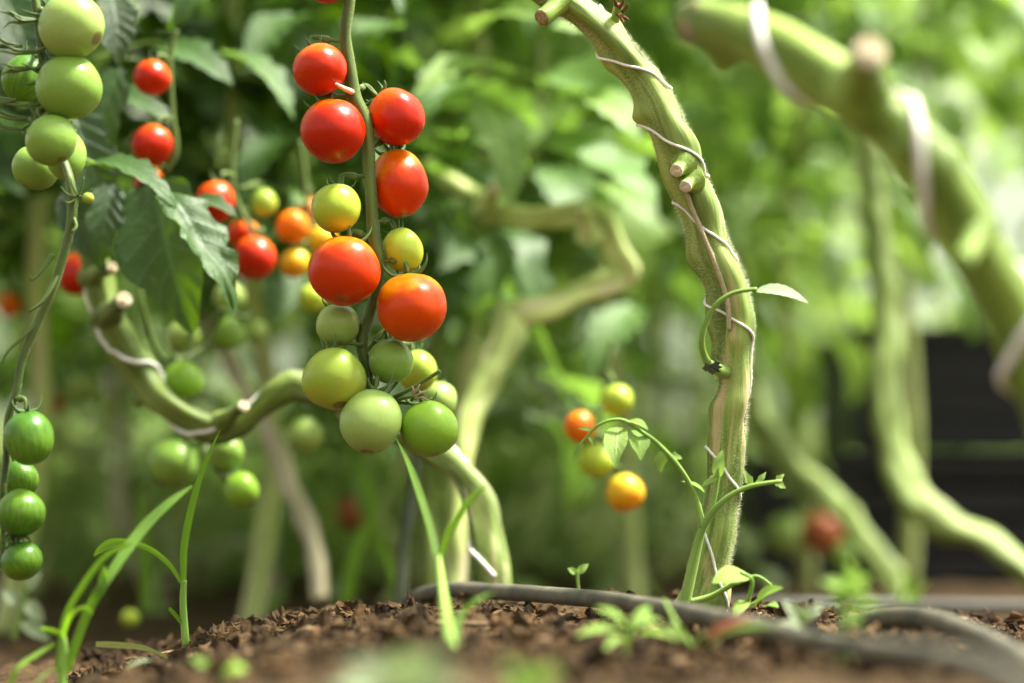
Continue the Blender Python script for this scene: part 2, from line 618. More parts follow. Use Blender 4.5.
# ------------------------------------------------------------------ the setting: ground
def bed(X, Y):
    prof = [(-.60, 0), (-.32, .0), (-.235, .006), (-.187, .018), (-.161, .026), (-.11, .038), (-.058, .045), (0, .044), (.04,.041), (.097, .042), (.13, .043), (.175, .040), (.21, .036), (.30, .032), (.45, .03), (.7, .0)]
    z = 0
    for (a, za), (b, zb) in zip(prof, prof[1:]):
        if a <= X < b:
            k = (X - a) / (b - a); z = za + (zb - za) * k
            break
    e = 1.34
    if Y > e:
        k = min(1, (Y - e) / .3)
        z *= 1 - k * k * (3 - 2 * k)
    return z


def ground_z(X, Y, fine=True):
    z = bed(X, Y)
    if z > .01 and Y < 2:
        z += .004 * noise.noise(Vector((X * 24, Y * 24, 5)))
    if -1.5 < X < 1.5 and 0 < Y < 5:
        z += .006 * noise.noise(Vector((X * 9, Y * 9, 0)))
        if fine:
            z += .0045 * noise.noise(Vector((X * 45, Y * 45, 3)))
            z += .0060 * (abs(noise.noise(Vector((X * 90, Y * 90, 7)))) - .25)
            z += .0016 * noise.noise(Vector((X * 300, Y * 300, 9)))
    return z


def axis(lo, hi, step, far):
    c = []
    x = lo
    while x <= hi: c.append(x); x += step
    a = []
    s = step; x = lo
    while x > -far: s *= 1.25; x -= s; a.append(x)
    b = []
    s = step; x = hi
    while x < far: s *= 1.25; x += s; b.append(x)
    return a[::-1] + c + b


xs = axis(-.36, .42, .0028, 60)
ys = axis(.70, 1.62, .0034, 60)
mb = MB()
nx = len(xs)
v = [Vector((x, y, ground_z(x, y))) for y in ys for x in xs]
f = [(j * nx + i, j * nx + i + 1, (j + 1) * nx + i + 1, (j + 1) * nx + i) for j in range(len(ys) - 1) for i in range(nx - 1)]
mb.add(v, f, None, .5)
g = mb.build('ground', SOIL)
tag(g, kind='structure')

# crumbs of earth: clods on the bed
rng = random.Random(5)
ICO_V = []
ICO_F = []
import bmesh
_b = bmesh.new(); bmesh.ops.create_icosphere(_b, subdivisions=2, radius=1)
_b.verts.ensure_lookup_table()
ICO_V = [v.co.copy() for v in _b.verts]; ICO_F = [tuple(v.index for v in f.verts) for f in _b.faces]
_b.free()


def clod(mb, c, s, rng, ti, flat=.7, amp=1.1):
    q = Quaternion(Vector((rng.uniform(-1, 1), rng.uniform(-1, 1), rng.uniform(-1, 1))).normalized(), rng.uniform(0, 6))
    off = Vector((rng.random() * 50, rng.random() * 50, 0))
    sc3 = Vector((rng.uniform(.6, 1.9), rng.uniform(.6, 1.3), flat * rng.uniform(.6, 1.1)))
    vs = []
    for p in ICO_V:
        k = 1 + amp * noise.noise(p * 1.6 + off) + .6 * noise.noise(p * 3.5 + off)
        vs.append(c + q @ (Vector((p.x * sc3.x, p.y * sc3.y, p.z * sc3.z)) * k * s))
    mb.add(vs, ICO_F, None, ti)


mb = MB()
_b = bmesh.new(); bmesh.ops.create_icosphere(_b, subdivisions=1, radius=1)
_b.verts.ensure_lookup_table()
I1V = [v.co.copy() for v in _b.verts]; I1F = [tuple(v.index for v in f.verts) for f in _b.faces]
_b.free()
for i in range(22000):
    px = rng.uniform(60, 1040); d = 0.92 + rng.random() * .54
    p = P(px, 600, d)
    X, Y = p.x, p.y
    if bed(X, Y) < .004: continue
    s = rng.uniform(.0003, .0011)
    c = Vector((X, Y, ground_z(X, Y) + s * .3))
    jx = [Vector((rng.uniform(.4, 1.6), rng.uniform(.4, 1.3), rng.uniform(.3, 1))) for _ in range(3)]
    mb.add([c + Vector((v.x * jx[k % 3].x, v.y * jx[k % 3].y, v.z * jx[k % 3].z)) * s for k, v in enumerate(I1V)], I1F, None, min(1, max(0, rng.gauss(.55, .3))))
for i in range(9000):
    px = rng.uniform(60, 1040); d = 0.86 + rng.random() ** .8 * .62
    p = P(px, 600, d)
    X, Y = p.x, p.y
    if bed(X, Y) < .004 and rng.random() < .7: continue
    s = .0005 + .0052 * rng.random() ** 4.5
    clod(mb, Vector((X, Y, ground_z(X, Y) + s * .25)), s, rng, min(1, max(0, rng.gauss(.45, .30))))
o = mb.build('soil_crumbs', SOIL)
o.data.polygons.foreach_set('use_smooth', [False] * len(o.data.polygons))
tag(o, 'dark brown crumbs and clods of loose soil covering the raised bed', 'soil', kind='stuff')

# small chips and bark bits among the soil
mb = MB()
for i in range(900):
    px = rng.uniform(110, 1000); d = rng.uniform(.9, 1.42)
    p = P(px, 600, d)
    X, Y = p.x, p.y
    s = .0008 + .0046 * rng.random() ** 2.6
    a = rng.uniform(0, PI)
    q = Quaternion((0, 0, 1), a) @ Quaternion((1, 0, 0), rng.uniform(-.6, .6))
    off = Vector((rng.random() * 30, 0, 0))
    vs = []
    for pt in ICO_V:
        k = 1 + .4 * noise.noise(pt * 1.3 + off)
        w_ = q @ Vector((pt.x * 1.5 * k * s, pt.y * .6 * k * s, pt.z * .22 * s))
        vs.append(Vector((X, Y, ground_z(X, Y) + s * .3)) + w_)
    mb.add(vs, ICO_F, None, .5)
for i in range(420):
    px = rng.uniform(110, 1000); d = rng.uniform(.95, 1.42)
    p = P(px, 600, d)
    X, Y = p.x, p.y
    if bed(X, Y) < .004: continue
    a = rng.uniform(0, 2 * PI); l = rng.uniform(.004, .014)
    z0 = ground_z(X, Y) + .0012
    c = Vector((X, Y, z0)); dv = Vector((math.cos(a), math.sin(a), rng.uniform(-.1, .35)))
    sd = Vector((-dv.y, dv.x, 0)) * rng.uniform(-.3, .3)
    rr = rng.uniform(.00015, .0004)
    tube(mb, [(c - dv * l * .5, rr * .6), (c + sd * l * .5 + Vector((0, 0, .0006)), rr), (c + dv * l * .5, rr * .5)], seg=5, n=3)
o = mb.build('bark_chips', CHIP)
o.data.polygons.foreach_set('use_smooth', [False] * len(o.data.polygons))
tag(o, 'light brown bark chips and dry plant bits mixed into the soil', 'bark chips', kind='stuff')

# ------------------------------------------------------------------ greenhouse wall far behind
def box(mb, c, s):
    x, y, z = s[0] / 2, s[1] / 2, s[2] / 2
    vs = [Vector(c) + Vector((a * x, b * y, d * z)) for a in (-1, 1) for b in (-1, 1) for d in (-1, 1)]
    fs = [(0, 1, 3, 2), (4, 6, 7, 5), (0, 4, 5, 1), (2, 3, 7, 6), (0, 2, 6, 4), (1, 5, 7, 3)]
    # no smoothing artefacts: duplicate corners per face
    for q in fs:
        mb.add([vs[i] for i in q], [(0, 1, 2, 3)], None, .5)


def mat_film():
    m, t, b = newmat('greenhouse_film')
    tcn = nd(t, 'ShaderNodeTexCoord')
    n1 = tex_noise(t, tcn.outputs['Object'], 2.0, 4)
    t.links.new(mixc(t, n1, (.58, .70, .38), (.80, .86, .62)), b.inputs['Base Color'])
    b.inputs['Roughness'].default_value = .4
    tr = nd(t, 'ShaderNodeBsdfTranslucent'); tr.inputs[0].default_value = (.85, .87, .85, 1)
    mx = nd(t, 'ShaderNodeMixShader'); mx.inputs[0].default_value = .5
    t.links.new(b.outputs[0], mx.inputs[1]); t.links.new(tr.outputs[0], mx.inputs[2])
    tp = nd(t, 'ShaderNodeBsdfTransparent'); tp.inputs[0].default_value = (.92, .97, .86, 1)
    m2 = nd(t, 'ShaderNodeMixShader'); m2.inputs[0].default_value = .85
    t.links.new(mx.outputs[0], m2.inputs[1]); t.links.new(tp.outputs[0], m2.inputs[2])
    t.links.new(m2.outputs[0], t.nodes['Material Output'].inputs[0])
    return m


FILM = mat_film()
gw = empty('greenhouse_wall', (0, 6.4, 0))
tag(gw, 'pale translucent greenhouse end wall with grey posts behind the plants', 'wall')
mb = MB()
box(mb, (0, 6.4, 1.15), (8, .006, 2.3))
mb.build('film', FILM, gw)
for X in (-3.2, -1.6, 0, 1.6, 3.2):
    mb = MB(); box(mb, (X, 6.36, 1.15), (.05, .05, 2.3)); mb.build('post', POSTM, gw)
for z in (.35, 1.2, 2.28):
    mb = MB(); box(mb, (0, 6.32, z), (8, .03, .04)); mb.build('rail', POSTM, gw)

# black crates on the right
def crate(x0, x1, y, z0, h, label):
    e = empty('plastic_crate', ((x0 + x1) / 2, y, z0))
    tag(e, label, 'crate', 'black crates behind the vines')
    mb = MB()
    W, D = x1 - x0, .30
    cx = (x0 + x1) / 2
    for sgn in (-1, 1):
        # slatted long sides and short sides
        for k in range(4):
            hh = h / 4 - .006
            zc = z0 + .003 + (k + .5) * h / 4
            box(mb, (cx, y + sgn * D / 2, zc), (W - .03, .006, hh))
            box(mb, (cx + sgn * (W / 2 - .004), y, zc), (.006, D - .02, hh))
    box(mb, (cx, y, z0 + .008), (W - .02, D - .02, .006))
    mb.build('body', CRATE, e)
    for a in (-1, 1):
        for b in (-1, 1):
            m2 = MB(); box(m2, (cx + a * (W / 2 - .008), y + b * (D / 2), z0 + h / 2), (.022, .018, h - .001)); m2.build('corner_post', CRATE, e)
    for sgn in (-1, 1):
        m3 = MB()
        box(m3, (cx, y + sgn * (D / 2 + .014), z0 + h - .008), (W + .006, .008, .012))
        m3.build('rim', CRATE, e)


crate(.25, .60, 2.66, 0.0, .135, 'black slatted crate on the ground, the left one under the bent vines')
crate(.365, .715, 2.70, .137, .135, 'black slatted crate stacked on top of another beside the bent vines')
crate(.63, .98, 2.68, 0.0, .135, 'black slatted crate on the ground at the edge of the frame')
crate(.42, .78, 3.02, 0.0, .27, 'tall black crate standing in the shade behind the stacked crates')

# ------------------------------------------------------------------ background plants
def bush(base, z0, z1, nleaf, spread, L, mat, label, seed, group=None, stem=None, smat=None, lean=(0, 0)):
    rg = random.Random(seed)
    e = empty('tomato_plant', (base[0], base[1], 0))
    tag(e, label, 'plant', group)
    top = Vector((base[0] + lean[0], base[1] + lean[1], z1))
    if stem is None:
        ps = []
        for i in range(6):
            k = i / 5
            ps.append((Vector((base[0] + lean[0] * k + rg.uniform(-.02, .02), base[1] + lean[1] * k + rg.uniform(-.02, .02), -.01 + z1 * k)), .009 * (1 - .5 * k)))
        m = MB(); tube(m, ps, seg=8, n=5, rough=.15, flute=.06); m.build('stem', smat or S_PALE, e)
    mf, mp = MB(), MB()
    for i in range(int(nleaf * 1.35)):
        k = rg.random()
        z = z0 + (z1 - z0) * k
        b = Vector((base[0] + lean[0] * z / z1, base[1] + lean[1] * z / z1, z))
        a = rg.uniform(0, 2 * PI)
        dv = Vector((math.cos(a), math.sin(a) * .8, rg.uniform(-.1, .7)))
        compound(mf, mp, b + Vector((math.cos(a), math.sin(a), 0)) * rg.uniform(0, spread), dv, L * rg.uniform(.6, 1.1), rg, pairs=rg.choice((3, 4)), droop=rg.uniform(.3, 1.0))
    mf.build('foliage', mat, e)
    mp.build('leaf_stalks', S_THIN, e)
    return e


# (X, Y, z0, z1, leaves, spread, L, mat, label)
BUSH = [
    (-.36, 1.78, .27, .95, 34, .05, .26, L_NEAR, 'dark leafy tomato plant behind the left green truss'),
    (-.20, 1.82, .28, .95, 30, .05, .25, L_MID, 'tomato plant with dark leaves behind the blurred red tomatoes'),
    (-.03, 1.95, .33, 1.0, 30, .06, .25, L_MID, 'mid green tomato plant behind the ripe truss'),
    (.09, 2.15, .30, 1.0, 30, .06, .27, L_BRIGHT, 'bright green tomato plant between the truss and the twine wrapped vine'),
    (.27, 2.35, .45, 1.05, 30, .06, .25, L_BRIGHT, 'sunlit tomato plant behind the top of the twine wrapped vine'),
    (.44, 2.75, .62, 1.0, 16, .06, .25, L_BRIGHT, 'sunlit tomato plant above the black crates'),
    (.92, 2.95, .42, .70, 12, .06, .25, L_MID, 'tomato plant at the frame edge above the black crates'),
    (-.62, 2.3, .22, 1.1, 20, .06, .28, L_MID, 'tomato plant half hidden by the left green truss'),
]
for i, b in enumerate(BUSH):
    bush((b[0], b[1]), b[2], b[3] * .78, b[4], b[5], b[6], b[7], b[8], 100 + i)
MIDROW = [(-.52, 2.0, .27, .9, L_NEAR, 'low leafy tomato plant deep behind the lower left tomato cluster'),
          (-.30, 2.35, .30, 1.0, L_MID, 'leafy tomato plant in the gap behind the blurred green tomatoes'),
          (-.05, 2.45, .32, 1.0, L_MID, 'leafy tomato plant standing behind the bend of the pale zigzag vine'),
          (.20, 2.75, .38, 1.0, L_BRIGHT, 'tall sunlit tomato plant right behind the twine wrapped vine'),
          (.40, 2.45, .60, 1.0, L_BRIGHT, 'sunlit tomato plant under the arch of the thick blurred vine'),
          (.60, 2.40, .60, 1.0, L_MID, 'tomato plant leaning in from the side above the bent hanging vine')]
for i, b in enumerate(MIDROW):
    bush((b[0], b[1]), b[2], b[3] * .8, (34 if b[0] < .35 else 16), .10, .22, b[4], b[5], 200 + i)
FAR = [(-.9, 3.1), (-.5, 2.95), (-.12, 2.9), (.16, 3.2), (.42, 3.6), (.95, 3.5), (-1.3, 4.2), (-.75, 4.1), (-.25, 4.3), (.3, 4.5), (.8, 4.5), (1.35, 4.4)]
for i, (x, y) in enumerate(FAR):
    lo = (.12 + .055 * y) if x < .35 else .55
    bush((x, y), lo if x < .75 else .30, .66 if x < 0 else (.85 if x < .75 else .42), 34, .14, .32, (L_BRIGHT, L_PALE, L_MID)[i % 3], 'out of focus tomato plant in the rows at the back of the greenhouse', 300 + i, 'far rows of tomato plants')

# low pale ground cover far behind
mb = MB(); rg = random.Random(9)
for i in range(3800):
    y = rg.uniform(2.35, 5.9)
    x = rg.uniform(-.28, .27) * y
    if .16 < x < 1.05 and y < 3.6: continue
    h = rg.uniform(.02, .10) if y < 3.6 else rg.uniform(.02, .22)
    a = rg.uniform(0, 2 * PI)
    b = Vector((x, y, 0)); q = Vector((math.cos(a) * .6, math.sin(a) * .6, 1)).normalized()
    leaflet(mb, b + Vector((0, 0, h * .3)), b + q * (h + .05), Vector((math.sin(a), -math.cos(a), .4)), rg.uniform(.008, .02), bow=.2, lobes=0, nu=5, nv=1, ti=rg.random(), seed=rg.random() * 6)
L_DRY = mat_leaf('dry_and_green_litter', (.24, .40, .09), (.58, .66, .26), (.5, .7, .22), tw=.4)
o = mb.build('ground_cover', L_DRY)
tag(o, 'pale low weeds and fallen leaves covering the far ground', 'ground cover', kind='stuff')

LOW = [(-.42, 2.9, 'low shoot with pale leaves behind the lower left grass clump'), (-.20, 2.6, 'low pale shoot growing beside the dry tan stem'), (-.02, 3.1, 'low leafy shoot far behind the lowest tomatoes of the ripe truss'),
       (.06, 2.7, 'low leafy shoot far behind the tiny sprout'), (.17, 3.0, 'low leafy shoot far behind the small yellow tomato bunch'), (-.56, 3.6, 'low pale shoot by the left edge near the back wall'),
       (-.33, 2.25, 'small bright shoot low behind the sharp grass seedling'), (-.11, 2.1, 'small bright shoot low behind the dull reddish fruit and tan stem'), (-.26, 3.4, 'low leafy shoot deep behind the hanging green tomatoes'),
       (.0, 2.3, 'small bright shoot just beyond the bed crest behind the hose'), (.10, 2.5, 'small leafy shoot beyond the hose between the truss and the sharp vine'), (-.45, 2.35, 'small shoot low behind the lower left tomato cluster')]
for i, (x, y, lb) in enumerate(LOW):
    e = bush((x, y), .03, .24, 10, .06, .15, (L_PALE, L_BRIGHT)[i % 2], lb, 500 + i, smat=(S_TAN, S_PALE)[i % 2], lean=((i % 3 - 1) * .06, 0))
# ------------------------------------------------------------------ vines
def vine(label, pts, mat, knots=(), seg=30, flute=.11, rough=.42, stubs=(), cat='vine', n=10, group=None, seed=0.0, name='tomato_vine'):
    base = P(*pts[-1][:3])
    e = empty(name, base)
    tag(e, label, cat, group)
    rk = random.Random(len(label) * 7 + int(pts[0][0]))
    knots = list(knots) + [(rk.uniform(.04, .96), rk.uniform(-140, 140), rk.choice((-.14, .14, .22, .3)), rk.uniform(.010, .022), rk.uniform(.5, .9)) for _ in range(10)]
    m = MB()
    res = tube(m, pxpath(pts), seg=seg, n=n, flute=flute, twist=8, rough=rough, rs=38, bumps=knots, seed=seed)
    m.build('stem', mat, e)
    for (a, b, wd, cm, sm) in stubs:     # cut side shoots
        A, B_ = P(*a), P(*b)
        ms = MB()
        rr = M(wd / 2, a[2])
        dv = (B_ - A)
        tube(ms, [(A - dv * .4, rr * 2.2), (A, rr * 1.6), (A + dv * .4, rr * 1.1), (A + dv * .9, rr * 1.05), (B_, rr * 1.0)], seg=12, n=4, rough=.15, cap=False)
        so = ms.build('side_stub', sm, e)
        mc = MB()
        q = dv.normalized()
        tube(mc, [(B_ - q * rr * .3, rr * .99), (B_, rr * .97), (B_ + q * rr * .10, rr * .7), (B_ + q * rr * .10, rr * .2)], seg=12, n=2, rough=.2)
        c = mc.build('cut_end', cm)
        c.location = Vector((0, 0, 0)) - Vector((0, 0, 0)) 
        c.parent = so
        c.location = Vector((0, 0, 0))
    return e, res


# fix for nested parts: geometry is in world coordinates, parts sit at -parent.location
def sub(o, parent):
    o.parent = parent
    o.location = (0, 0, 0)


def fuzz(res, n, lmin, lmax, rad, seed, parent, t0=0.0, t1=1.0, droop=.2):
    """fine hairs standing on a stem"""
    path, T, N, B, L = res[:5]
    rg = random.Random(seed)
    m = MB()
    np_ = len(path)
    for i in range(n):
        k = int(rg.uniform(t0, t1) * (np_ - 1))
        k = min(k, np_ - 2)
        fr = rg.random()
        p = path[k][0].lerp(path[k + 1][0], fr); r = path[k][1] * .96
        a = rg.uniform(0, 2 * PI)
        o_ = N[k] * math.cos(a) + B[k] * math.sin(a)
        q = (o_ + T[k] * rg.uniform(-.5, .5) + Vector((rg.uniform(-.3, .3), rg.uniform(-.3, .3), rg.uniform(-.3, .3)))).normalized()
        l = rg.uniform(lmin, lmax)
        s = q.cross(T[k]); s.normalize()
        s2 = q.cross(s)
        b = p + o_ * r * .97
        m.add([b + s * rad, b - s * rad * .5 + s2 * rad, b - s * rad * .5 - s2 * rad, b + q * (l + 0)], [(0, 1, 3), (1, 2, 3), (2, 0, 3)], None, .5)
    return m.build('stem_hairs', FUZZ, parent)


def wrap(name, label, res, segs, r, mat, off=0.0):
    """twine round a vine; segs = [(t, angle deg)] along the vine"""
    path, T, N, B, L, ring, sg = res
    tot = L[-1]
    pts = []
    for (ta, aa), (tb, ab) in zip(segs, segs[1:]):
        k = max(4, int(abs(ab - aa) / 12), int(abs(tb - ta) * 120))
        for j in range(k):
            u = j / k
            pts.append((ta + (tb - ta) * u, aa + (ab - aa) * u))
    pts.append(segs[-1])
    out = []
    for t, a in pts:
        l = t * tot
        i = 0
        while i < len(L) - 2 and L[i + 1] < l: i += 1
        fr = (l - L[i]) / max(1e-9, L[i + 1] - L[i])
        p = path[i][0].lerp(path[i + 1][0], fr)
        ka = R(a) / (2 * PI) * sg
        def surf(j):
            return max((ring[j * sg + int(math.floor(ka) + e) % sg] - path[j][0]).length for e in (0, 1))
        rr = surf(i) * (1 - fr) + surf(i + 1) * fr
        o_ = N[i] * math.cos(R(a)) + B[i] * math.sin(R(a))
        out.append((p + o_ * (rr * (1 + off) + r * .55), r))
    m = MB()
    tube(m, out, seg=7, n=2, flute=.12, nf=2, twist=1800)
    o = m.build(name, mat, None, origin=out[0][0])
    tag(o, label, 'twine')
    return o


# --- the sharp vine on the right
main_pts = [(522, -24, 1.27, 26), (548, -8, 1.262, 27), (574, 8, 1.255, 29), (602, 30, 1.25, 30), (629, 62, 1.25, 32), (652, 95, 1.25, 36), (668, 130, 1.25, 40), (683, 168, 1.25, 40),
            (698, 210, 1.25, 41), (711, 250, 1.25, 42), (726, 285, 1.25, 43), (733, 322, 1.25, 42), (733, 370, 1.25, 36), (730, 420, 1.25, 34), (726, 470, 1.25, 34), (720, 520, 1.25, 35),
            (712, 562, 1.25, 38), (702, 600, 1.25, 46), (694, 628, 1.25, 58)]
ev, rv = vine('thick hairy green tomato vine wrapped in white twine, in sharp focus', main_pts, S_WOODY,
              knots=[(.275, 85, .42, .016, .7), (.30, 70, -.16, .02, .8), (.335, -75, .26, .03, .6), (.375, -80, -.10, .02, .6), (.37, 40, .14, .03, .7), (.45, 85, -.22, .03, .7), (.475, 80, .12, .02, .6), (.52, -80, .24, .025, .7), (.56, -75, -.12, .02, .8),
                     (.635, 85, .30, .014, .6), (.67, 80, -.14, .03, .8), (.70, -80, -.16, .03, .8), (.74, -70, .12, .02, .7), (.79, 80, .12, .02, .6), (.12, 160, .2, .03, .9), (.15, -70, .24, .016, .8), (.20, -80, -.12, .02, .8), (.17, 90, .16, .015, .6), (.23, -85, .2, .015, .6), (.86, -80, .14, .02, .6)],
              stubs=[((562, 2, 1.25), (541, 18, 1.238), 17, CUT, S_MAIN),
                     ((681, 168, 1.236), (676, 171, 1.230), 14, CUTPALE, S_MAIN),
                     ((690, 183, 1.236), (685, 187, 1.230), 13, CUTPALE, S_MAIN),
                     ((612, 30, 1.25), (619, 4, 1.244), 9, DRY, S_MAIN)])
fuzz(rv, 22000, .0012, .0034, .00005, 3, ev)
# pale scar ridge running down from the cut stubs
m = MB()
tube(m, [(P(x, y, 1.25 - M(wd, 1.25)), M(2.6, 1.25)) for x, y, wd in ((686, 190, 20), (694, 212, 20.5), (703, 235, 21), (713, 258, 21), (722, 282, 21.5), (728, 305, 21.5), (729, 330, 20))], seg=8, n=5, rough=.4)
m.build('scar_ridge', TWINE_TAN, ev)
# dry scales on the stub at the top
m = MB()
for a, b in (((616, 6), (612, -4)), ((619, 8), (624, -2)), ((622, 12), (628, 4)), ((617, 14), (624, 24)), ((620, 16), (629, 20))):
    A, B_ = P(a[0], a[1], 1.236), P(b[0], b[1], 1.232)
    tube(m, [(A, .0011), ((A + B_) / 2 + Vector((.0006, 0, 0)), .0009), (B_, .0003)], seg=6, n=3)
m.build('dry_scales', DRY, ev)
# side shoot with one leaf, growing from the node
m = MB()
tube(m, pxpath([(726, 372, 1.245, 14), (715, 368, 1.234, 12), (707, 361, 1.229, 8), (702, 345, 1.224, 6), (705, 325, 1.222, 5.5), (716, 305, 1.22, 5), (733, 293, 1.22, 4.5), (757, 289, 1.22, 4)]), seg=10, n=6)
lo = m.build('leaf_stalk', S_THIN, ev)
m = MB()
leaflet(m, P(753, 289, 1.22), P(808, 300, 1.21), Vector((.1, -.6, .8)), M(12, 1.22), bow=.10, fold=.25, lobes=0, nu=14, nv=3, ti=.8, quilt=.006, shape=.75)
m.build('leaf', WEEDP, ev)
m = MB()
for i in range(34):
    a = i * 2.4
    A = P(712, 367, 1.229) + Vector((math.cos(a * 1.7), 0, math.sin(a * 1.3))) * .0022; q = Vector((math.cos(a), -.5, math.sin(a)))
    tube(m, [(A, .0009), (A + q * .0018, .0008), (A + q * .0032, .0002)], seg=5, n=2)
m.build('node_hairs', S_DKTWIG, ev)

# twine, wound from the upper left to the lower right across the front
def ts(py):       # parameter t of the sharp vine at picture height py
    path, L = rv[0], rv[4]
    best = 0
    for i, (p, r) in enumerate(path):
        q = p - CAM
        y = 341.5 - FPX * q.dot(UP) / q.dot(FW)
        if y < py: best = i
    return L[best] / L[-1]


wrap('twine', 'thin white twine spiralling down the sharp hairy vine', rv,
     [(ts(20), 260), (ts(46), 80), (ts(98), -80), (ts(118), -280), (ts(183), -440), (ts(200), -640), (ts(266), -800), (ts(298), -990), (ts(345), -1150), (ts(400), -1165), (ts(442), -1180),
      (ts(454), -1370), (ts(496), -1510), (ts(512), -1720), (ts(556), -1790), (ts(600), -1860)], .00075, TWINE)

# --- blurred thick vine crossing the top right corner, near the lens
tr_pts = [(694, 22, 1.0, 44), (716, 24, .98, 50), (772, 44, .95, 56), (826, 76, .93, 58), (880, 116, .92, 56), (925, 160, .91, 58), (960, 216, .91, 58), (992, 272, .91, 60), (1018, 322, .91, 58), (1040, 380, .91, 54),
          (1058, 450, .92, 50), (1070, 540, .93, 50), (1066, 640, .94, 52)]
et, rt = vine('very thick blurred green vine arching through the top corner close by', tr_pts, S_MAIN,
              knots=[(.28, -150, .2, .03, .8)], seg=28, rough=.14, flute=.06,
              stubs=[((716, 24, .99), (690, 22, .985), 44, CUT, S_MAIN), ((862, 80, .905), (869, 52, .886), 34, CUTPALE, S_MAIN), ((975, 240, .9), (962, 262, .885), 20, S_THIN, S_MAIN)])
fuzz(rt, 4000, .0010, .0022, .00005, 4, et)


def tt(res, px=None, py=None):
    path, L = res[0], res[4]
    best = 0; bd = 1e9
    for i, (p, r) in enumerate(path):
        q = p - CAM
        x = 512 + FPX * q.dot(RT) / q.dot(FW); y = 341.5 - FPX * q.dot(UP) / q.dot(FW)
        dd = (x - px) ** 2 + (y - py) ** 2
        if dd < bd: bd = dd; best = i
    return L[best] / L[-1]


wrap('twine', 'wide white twine wound round the very thick blurred vine', rt,
     [(tt(rt, 704, 24), -210), (tt(rt, 742, 32), -90), (tt(rt, 812, 68), 90), (tt(rt, 885, 118), 270), (tt(rt, 955, 212), 450), (tt(rt, 1010, 300), 630), (tt(rt, 1036, 370), 810), (tt(rt, 1066, 500), 990)], .0019, TWINE)

# --- blurred left vine with its leaves
lv_pts = [(92, 120, 1.47, 22), (82, 190, 1.46, 24), (94, 255, 1.45, 27), (108, 310, 1.45, 29), (126, 352, 1.45, 31), (142, 378, 1.45, 28), (168, 404, 1.44, 27), (204, 426, 1.44, 25), (236, 426, 1.44, 22), (262, 408, 1.44, 22), (286, 386, 1.44, 28), (300, 384, 1.44, 28),
          (340, 400, 1.44, 24), (385, 424, 1.44, 23), (430, 450, 1.43, 24), (462, 474, 1.42, 26), (482, 505, 1.41, 30), (490, 540, 1.40, 29), (493, 570, 1.395, 32), (496, 614, 1.39, 34)]
el, rl = vine('blurred dark green vine sagging behind the ripe truss and rising at left', lv_pts, S_DARK,
              knots=[(.47, 90, .2, .02, .7), (.62, 90, .25, .02, .8), (.33, -90, .4, .015, .7)], seg=22,
              stubs=[((112, 312, 1.44), (124, 300, 1.41), 17, CUTPALE, S_DARK), ((228, 418, 1.43), (244, 406, 1.41), 12, CUTPALE, S_DARK), ((96, 275, 1.44), (112, 268, 1.41), 12, CUTPALE, S_DARK), ((150, 392, 1.45), (138, 402, 1.46), 12, S_DKTWIG, S_DARK)])
fuzz(rl, 4000, .0010, .0020, .00005, 5, el)
wrap('twine', 'pale twine wound round the sagging vine behind the ripe truss', rl, [(tt(rl, 90, 150), 300), (tt(rl, 100, 250), 120), (tt(rl, 128, 340), 60), (tt(rl, 150, 385), -120), (tt(rl, 240, 420), -420), (tt(rl, 290, 385), -500), (tt(rl, 440, 455), -800), (tt(rl, 490, 540), -1000), (tt(rl, 494, 580), -1100)], .0012, TWINE)

# --- middle branch
vine('pale green bent vine zigzagging behind the truss and the sharp vine',
     [(430, 168, 1.72, 18), (470, 196, 1.68, 22), (505, 214, 1.66, 26), (550, 218, 1.65, 24), (582, 214, 1.64, 26), (598, 222, 1.64, 30), (624, 262, 1.64, 26), (628, 272, 1.64, 26), (618, 280, 1.64, 24), (570, 298, 1.63, 24), (524, 314, 1.62, 28),
      (513, 320, 1.62, 36), (504, 338, 1.61, 34), (484, 384, 1.60, 34), (466, 424, 1.58, 28), (458, 500, 1.56, 22), (452, 600, 1.55, 22)],
     S_PALE, knots=[(.45, 90, .3, .03, .8), (.62, -90, .2, .03, .8)], stubs=[((488, 206, 1.65), (496, 188, 1.63), 14, CUTPALE, S_PALE), ((588, 228, 1.63), (584, 208, 1.62), 14, S_PALE, S_PALE)])
vine('dry tan stem slanting down to the soil left of the ripe truss',
     [(196, 300, 1.85, 14), (230, 362, 1.82, 15), (268, 430, 1.78, 17), (290, 485, 1.75, 19), (312, 540, 1.72, 18), (322, 600, 1.70, 18)], S_TAN, seg=12)
vine('dark thin stem standing in the soil behind the ripe truss',
     [(418, 430, 1.62, 9), (412, 490, 1.6, 10), (404, 545, 1.58, 12), (400, 606, 1.56, 14)], S_DKTWIG, seg=10)
vine('blurred green vine hanging down and bending away over the black crates',
     [(862, 40, 2.1, 26), (868, 140, 2.05, 26), (876, 230, 2.0, 28), (888, 320, 1.95, 28), (886, 400, 1.92, 30), (900, 468, 1.90, 30), (935, 520, 1.88, 34), (985, 540, 1.86, 24), (1030, 575, 1.84, 24), (1075, 640, 1.82, 26)],
     S_MID, knots=[(.7, 90, .3, .03, .8), (.35, -90, .2, .02, .8)])
vine('blurred green vine curving down to the soil in front of the black crates',
     [(738, 250, 2.2, 20), (742, 340, 2.15, 22), (760, 420, 2.1, 26), (798, 472, 2.08, 26), (842, 510, 2.05, 24), (880, 560, 2.0, 24), (902, 606, 1.98, 24)], S_MID)
vine('pale vine arching low over the ground left of the dry tan stem',
     [(150, 600, 2.35, 14), (200, 560, 2.3, 15), (245, 545, 2.3, 17), (275, 590, 2.3, 17), (280, 612, 2.3, 16)], S_TAN, seg=12)
